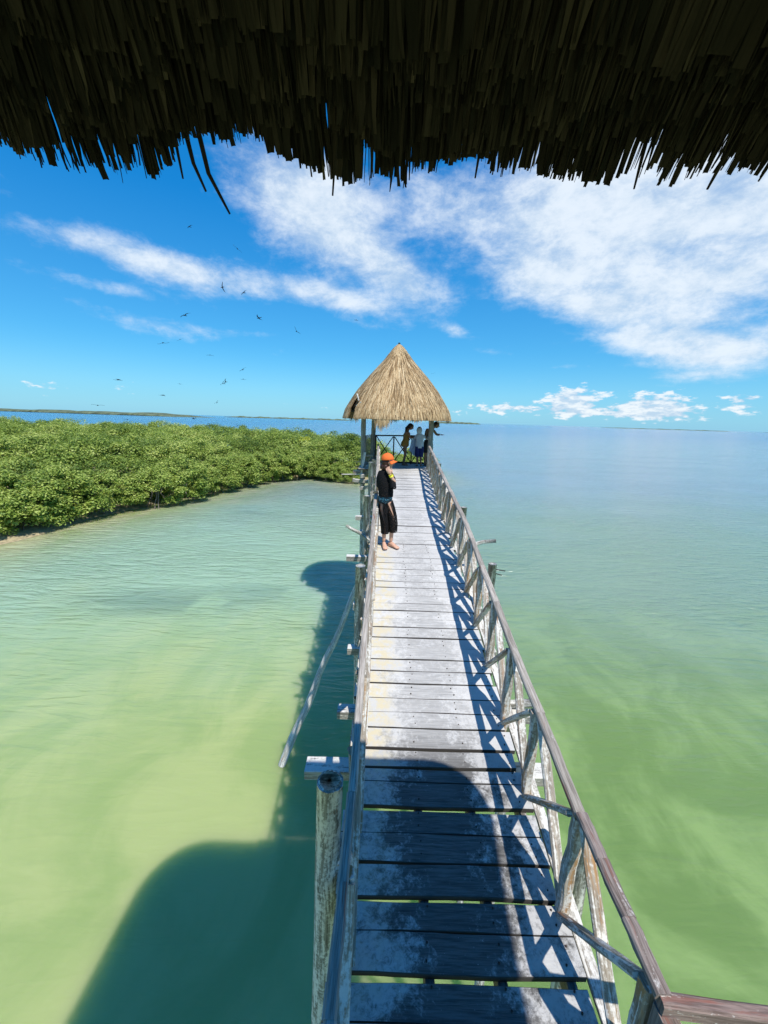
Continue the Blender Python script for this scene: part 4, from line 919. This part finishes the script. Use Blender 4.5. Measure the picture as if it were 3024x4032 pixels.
# third person, half hidden by the front post, leaning out over the side
p = thing('person', (1.60, 14.98, FZ+.003), 'person in black shorts half hidden behind the right hut post with an arm stretched out', 'person')
J = dict(pel=(.0, .0, .88), bel=(.01, .0, 1.02), che=(.05, -.01, 1.25), nkb=(.14, -.01, 1.43), nk=(.20, -.01, 1.48), hd=(.25, -.01, 1.52), ls=(-.08, -.05, 1.38), le=(-.14, -.17, 1.18), lw=(-.10, -.28, 1.08), rs=(.17, -.02, 1.36), re=(.29, -.07, 1.19), rw=(.42, -.12, 1.19),
         lh=(-.08, .0, .82), lk=(-.08, .03, .46), la=(-.09, .02, .085), rh=(.08, .0, .82), rk=(.09, .03, .46), ra=(.08, .02, .085))
Rd = dict(pel=(.14, .11), bel=(.125, .10), che=(.15, .11), nkb=(.065, .065), nk=.055, hd=.055, ls=.056, le=.042, lw=.03, rs=.064, re=.052, rw=.04, lh=.09, lk=.06, la=.038, rh=.09, rk=.06, ra=.038)
mb = MB(); v_, f_ = skin(J, Bn, Rd); mb.add(v_, f_); hc, hR = head(mb, (.285, -.01, 1.545), (1, -.2, -.3), 1.03)
hand(mb, J['lw'], (.2, -1, -.1), (0, 0, -1), 1, .6, 1); hand(mb, J['rw'], (1, -.2, .12), (0, 0, -1), 1.05, .5, 1); foot(mb, J['la'], (.1, -.3, 0)); foot(mb, J['ra'], (.25, -.3, 0))
body = local(mb, 'body', M['skintan'], p); face(body, hc, hR, 1.03, M['eye'], M['lip'])
mb = MB(); sphere(mb, (.265, -.005, 1.575), (.105, .09, .105)); local(mb, 'hair', M['hairblack'], body)
mb = MB(); mb.loft([arc(0, 0, .98, .155, .125), arc(0, 0, .86, .17, .14)], caps=False)
for sg_ in (-1, 1): mb.loft([arc(sg_*.085, 0, .86, .10, .13), arc(sg_*.09, .01, .68, .105, .125), arc(sg_*.09, .02, .50, .10, .12)], caps=False)
local(mb, 'shorts', M['blackcloth'], body)

# towel held up between them
mb = MB(); rows_ = []
for i in range(15):
    v = i/14; r = []
    for j in range(17):
        u = j/16; x = .94+.33*u-.05*v*(1-u)+.02*math.sin(v*5); top_ = 1.0+.13*u-.06*math.sin(math.pi*u); bot = .56-.20*math.exp(-((u-.55)/.28)**2)+.05*u
        r.append((x, 14.86+.03*math.sin(u*15+v*3)+.02*math.sin(u*31+v*7), FZ+top_+(bot-top_)*v))
    rows_.append(r)
sheet(mb, rows_); tw = mb.build('towel', M['towel'], loc=(1.1, 14.86, FZ+.36), smooth=True); s_ = tw.modifiers.new('thick', 'SOLIDIFY'); s_.thickness = .012
tag(tw, 'pale blue towel held up between the woman in the swimsuit and the hooded child', 'towel')

# ---------------------------------------------------------------- birds
M['bird'] = flat('black_plumage', (.012, .012, .014), .6, .2, 3)
def bird_mesh(flap, fold):
    mb = MB(); mb.tube([(0, .48, .02), (0, .42, .03), (0, .30, .02), (0, .05, 0), (0, -.25, 0), (0, -.38, 0)], [.012, .03, .05, .095, .06, .02], 8)
    for s_ in (-1, 1):
        mb.tube([(s_*.02, -.3, 0), (s_*.07, -.62, .0)], [.04, .008], 6)
        P = [(0, .12, .02), (s_*.38, .26, .02+.30*flap), (s_*.75, .10, .05+.42*flap), (s_*1.08*fold, -.22, .02+.30*flap)]
        ch = [.26, .24, .17, .01]; up_, dn_ = [], []
        rings = [[Vector(p)+Vector((0, .0, .012)), Vector(p)+Vector((0, -c*.4, .022)), Vector(p)+Vector((0, -c, 0)), Vector(p)+Vector((0, -c*.4, -.012))] for p, c in zip(P, ch)]
        mb.loft(rings if s_ > 0 else [r[::-1] for r in rings])
    return mb
variants = [(.15, 1.0), (-.35, .95), (.75, .9), (.0, 1.05)]; bm_ = []
def ray(u, v):
    x, y = (u-1512)/1530, -(v-2016)/1530
    return right*x+up*y+fwd
birds = [(935, 980, 110, 3, 1.2, 'black bird high in the sky among the broken clouds, gap left of the big cloud'),
 (747, 893, 150, 0, .4, 'tiny black bird, highest of all, below the ragged eave'),
 (875, 1131, 95, 2, 2.3, 'black bird with wings raised steeply against the lower edge of the middle cloud'),
 (960, 1153, 110, 0, .7, 'black bird just below and right of the steep winged bird under the middle cloud'),
 (728, 1242, 85, 0, .6, 'large gliding black bird beside a thin streak of cloud, left of the hut'),
 (1020, 1252, 90, 0, .5, 'large gliding black bird in clear blue, up and left of the hut roof'),
 (1167, 1305, 95, 2, 1.5, 'black bird seen edge on, the closest to the hut roof on its left'),
 (1403, 1260, 190, 1, .2, 'tiny dark bird above the peak of the hut roof beside a small cloud'),
 (641, 1350, 85, 1, .3, 'large black bird with drooping wings, in the clear sky over the islet'),
 (709, 1336, 140, 1, .9, 'small black bird just right of the large bird with drooping wings'),
 (827, 1398, 130, 1, .0, 'small compact black bird alone in the centre of the flock'),
 (955, 1456, 110, 0, .8, 'black bird banking with one wing down, above the closest pair'),
 (958, 1493, 150, 1, .1, 'tiny black bird directly under the banking bird'),
 (878, 1511, 135, 2, 1.3, 'lower bird of the close pair flying together'),
 (889, 1504, 130, 2, 1.9, 'upper bird of the close pair flying together'),
 (467, 1495, 90, 1, .1, 'large black bird with bowed wings, furthest left of the high birds'),
 (709, 1512, 210, 3, .4, 'faint grey thin winged bird, palest of the flock'),
 (641, 1556, 100, 1, .2, 'black bird gliding level, next above the one nearest the far island'),
 (854, 1586, 140, 2, 1.1, 'small black bird low over the strip of far land, left of the hut'),
 (384, 1596, 95, 0, .1, 'black bird just above the far island, furthest left of the low birds'),
 (502, 1652, 120, 1, .4, 'black bird against the blue water between far island and mangroves, left one'),
 (762, 1649, 100, 2, .3, 'black bird with raised wing against the water beyond the mangroves'),
 (923, 1681, 130, 1, .7, 'black bird skimming the top of the mangroves, left of a close pair'),
 (935, 1676, 130, 2, .9, 'black bird skimming the top of the mangroves, right of a close pair'),
 (1705, 1470, 230, 0, .5, 'tiny black bird alone in the sky right of the hut roof')]
for (u, v, D, var, roll_, lab) in birds:
    loc = Vector((0, 0, CZ))+ray(u, v).normalized()*D
    if var < len(bm_) and bm_[var]: o = bm_[var].copy(); COL.objects.link(o)
    else:
        while len(bm_) <= var: bm_.append(None)
        o = bird_mesh(*variants[var]).build('bird', M['bird'], smooth=True); bm_[var] = o
    o.location = loc; o.scale = (1, 1, 1)
    o.rotation_euler = (random.uniform(-.35, .1), roll_*.55, math.radians(random.choice([20, -30, 60, 150, 200])+random.uniform(-20, 20)))
    tag(o, lab, 'bird', 'black birds in flight')
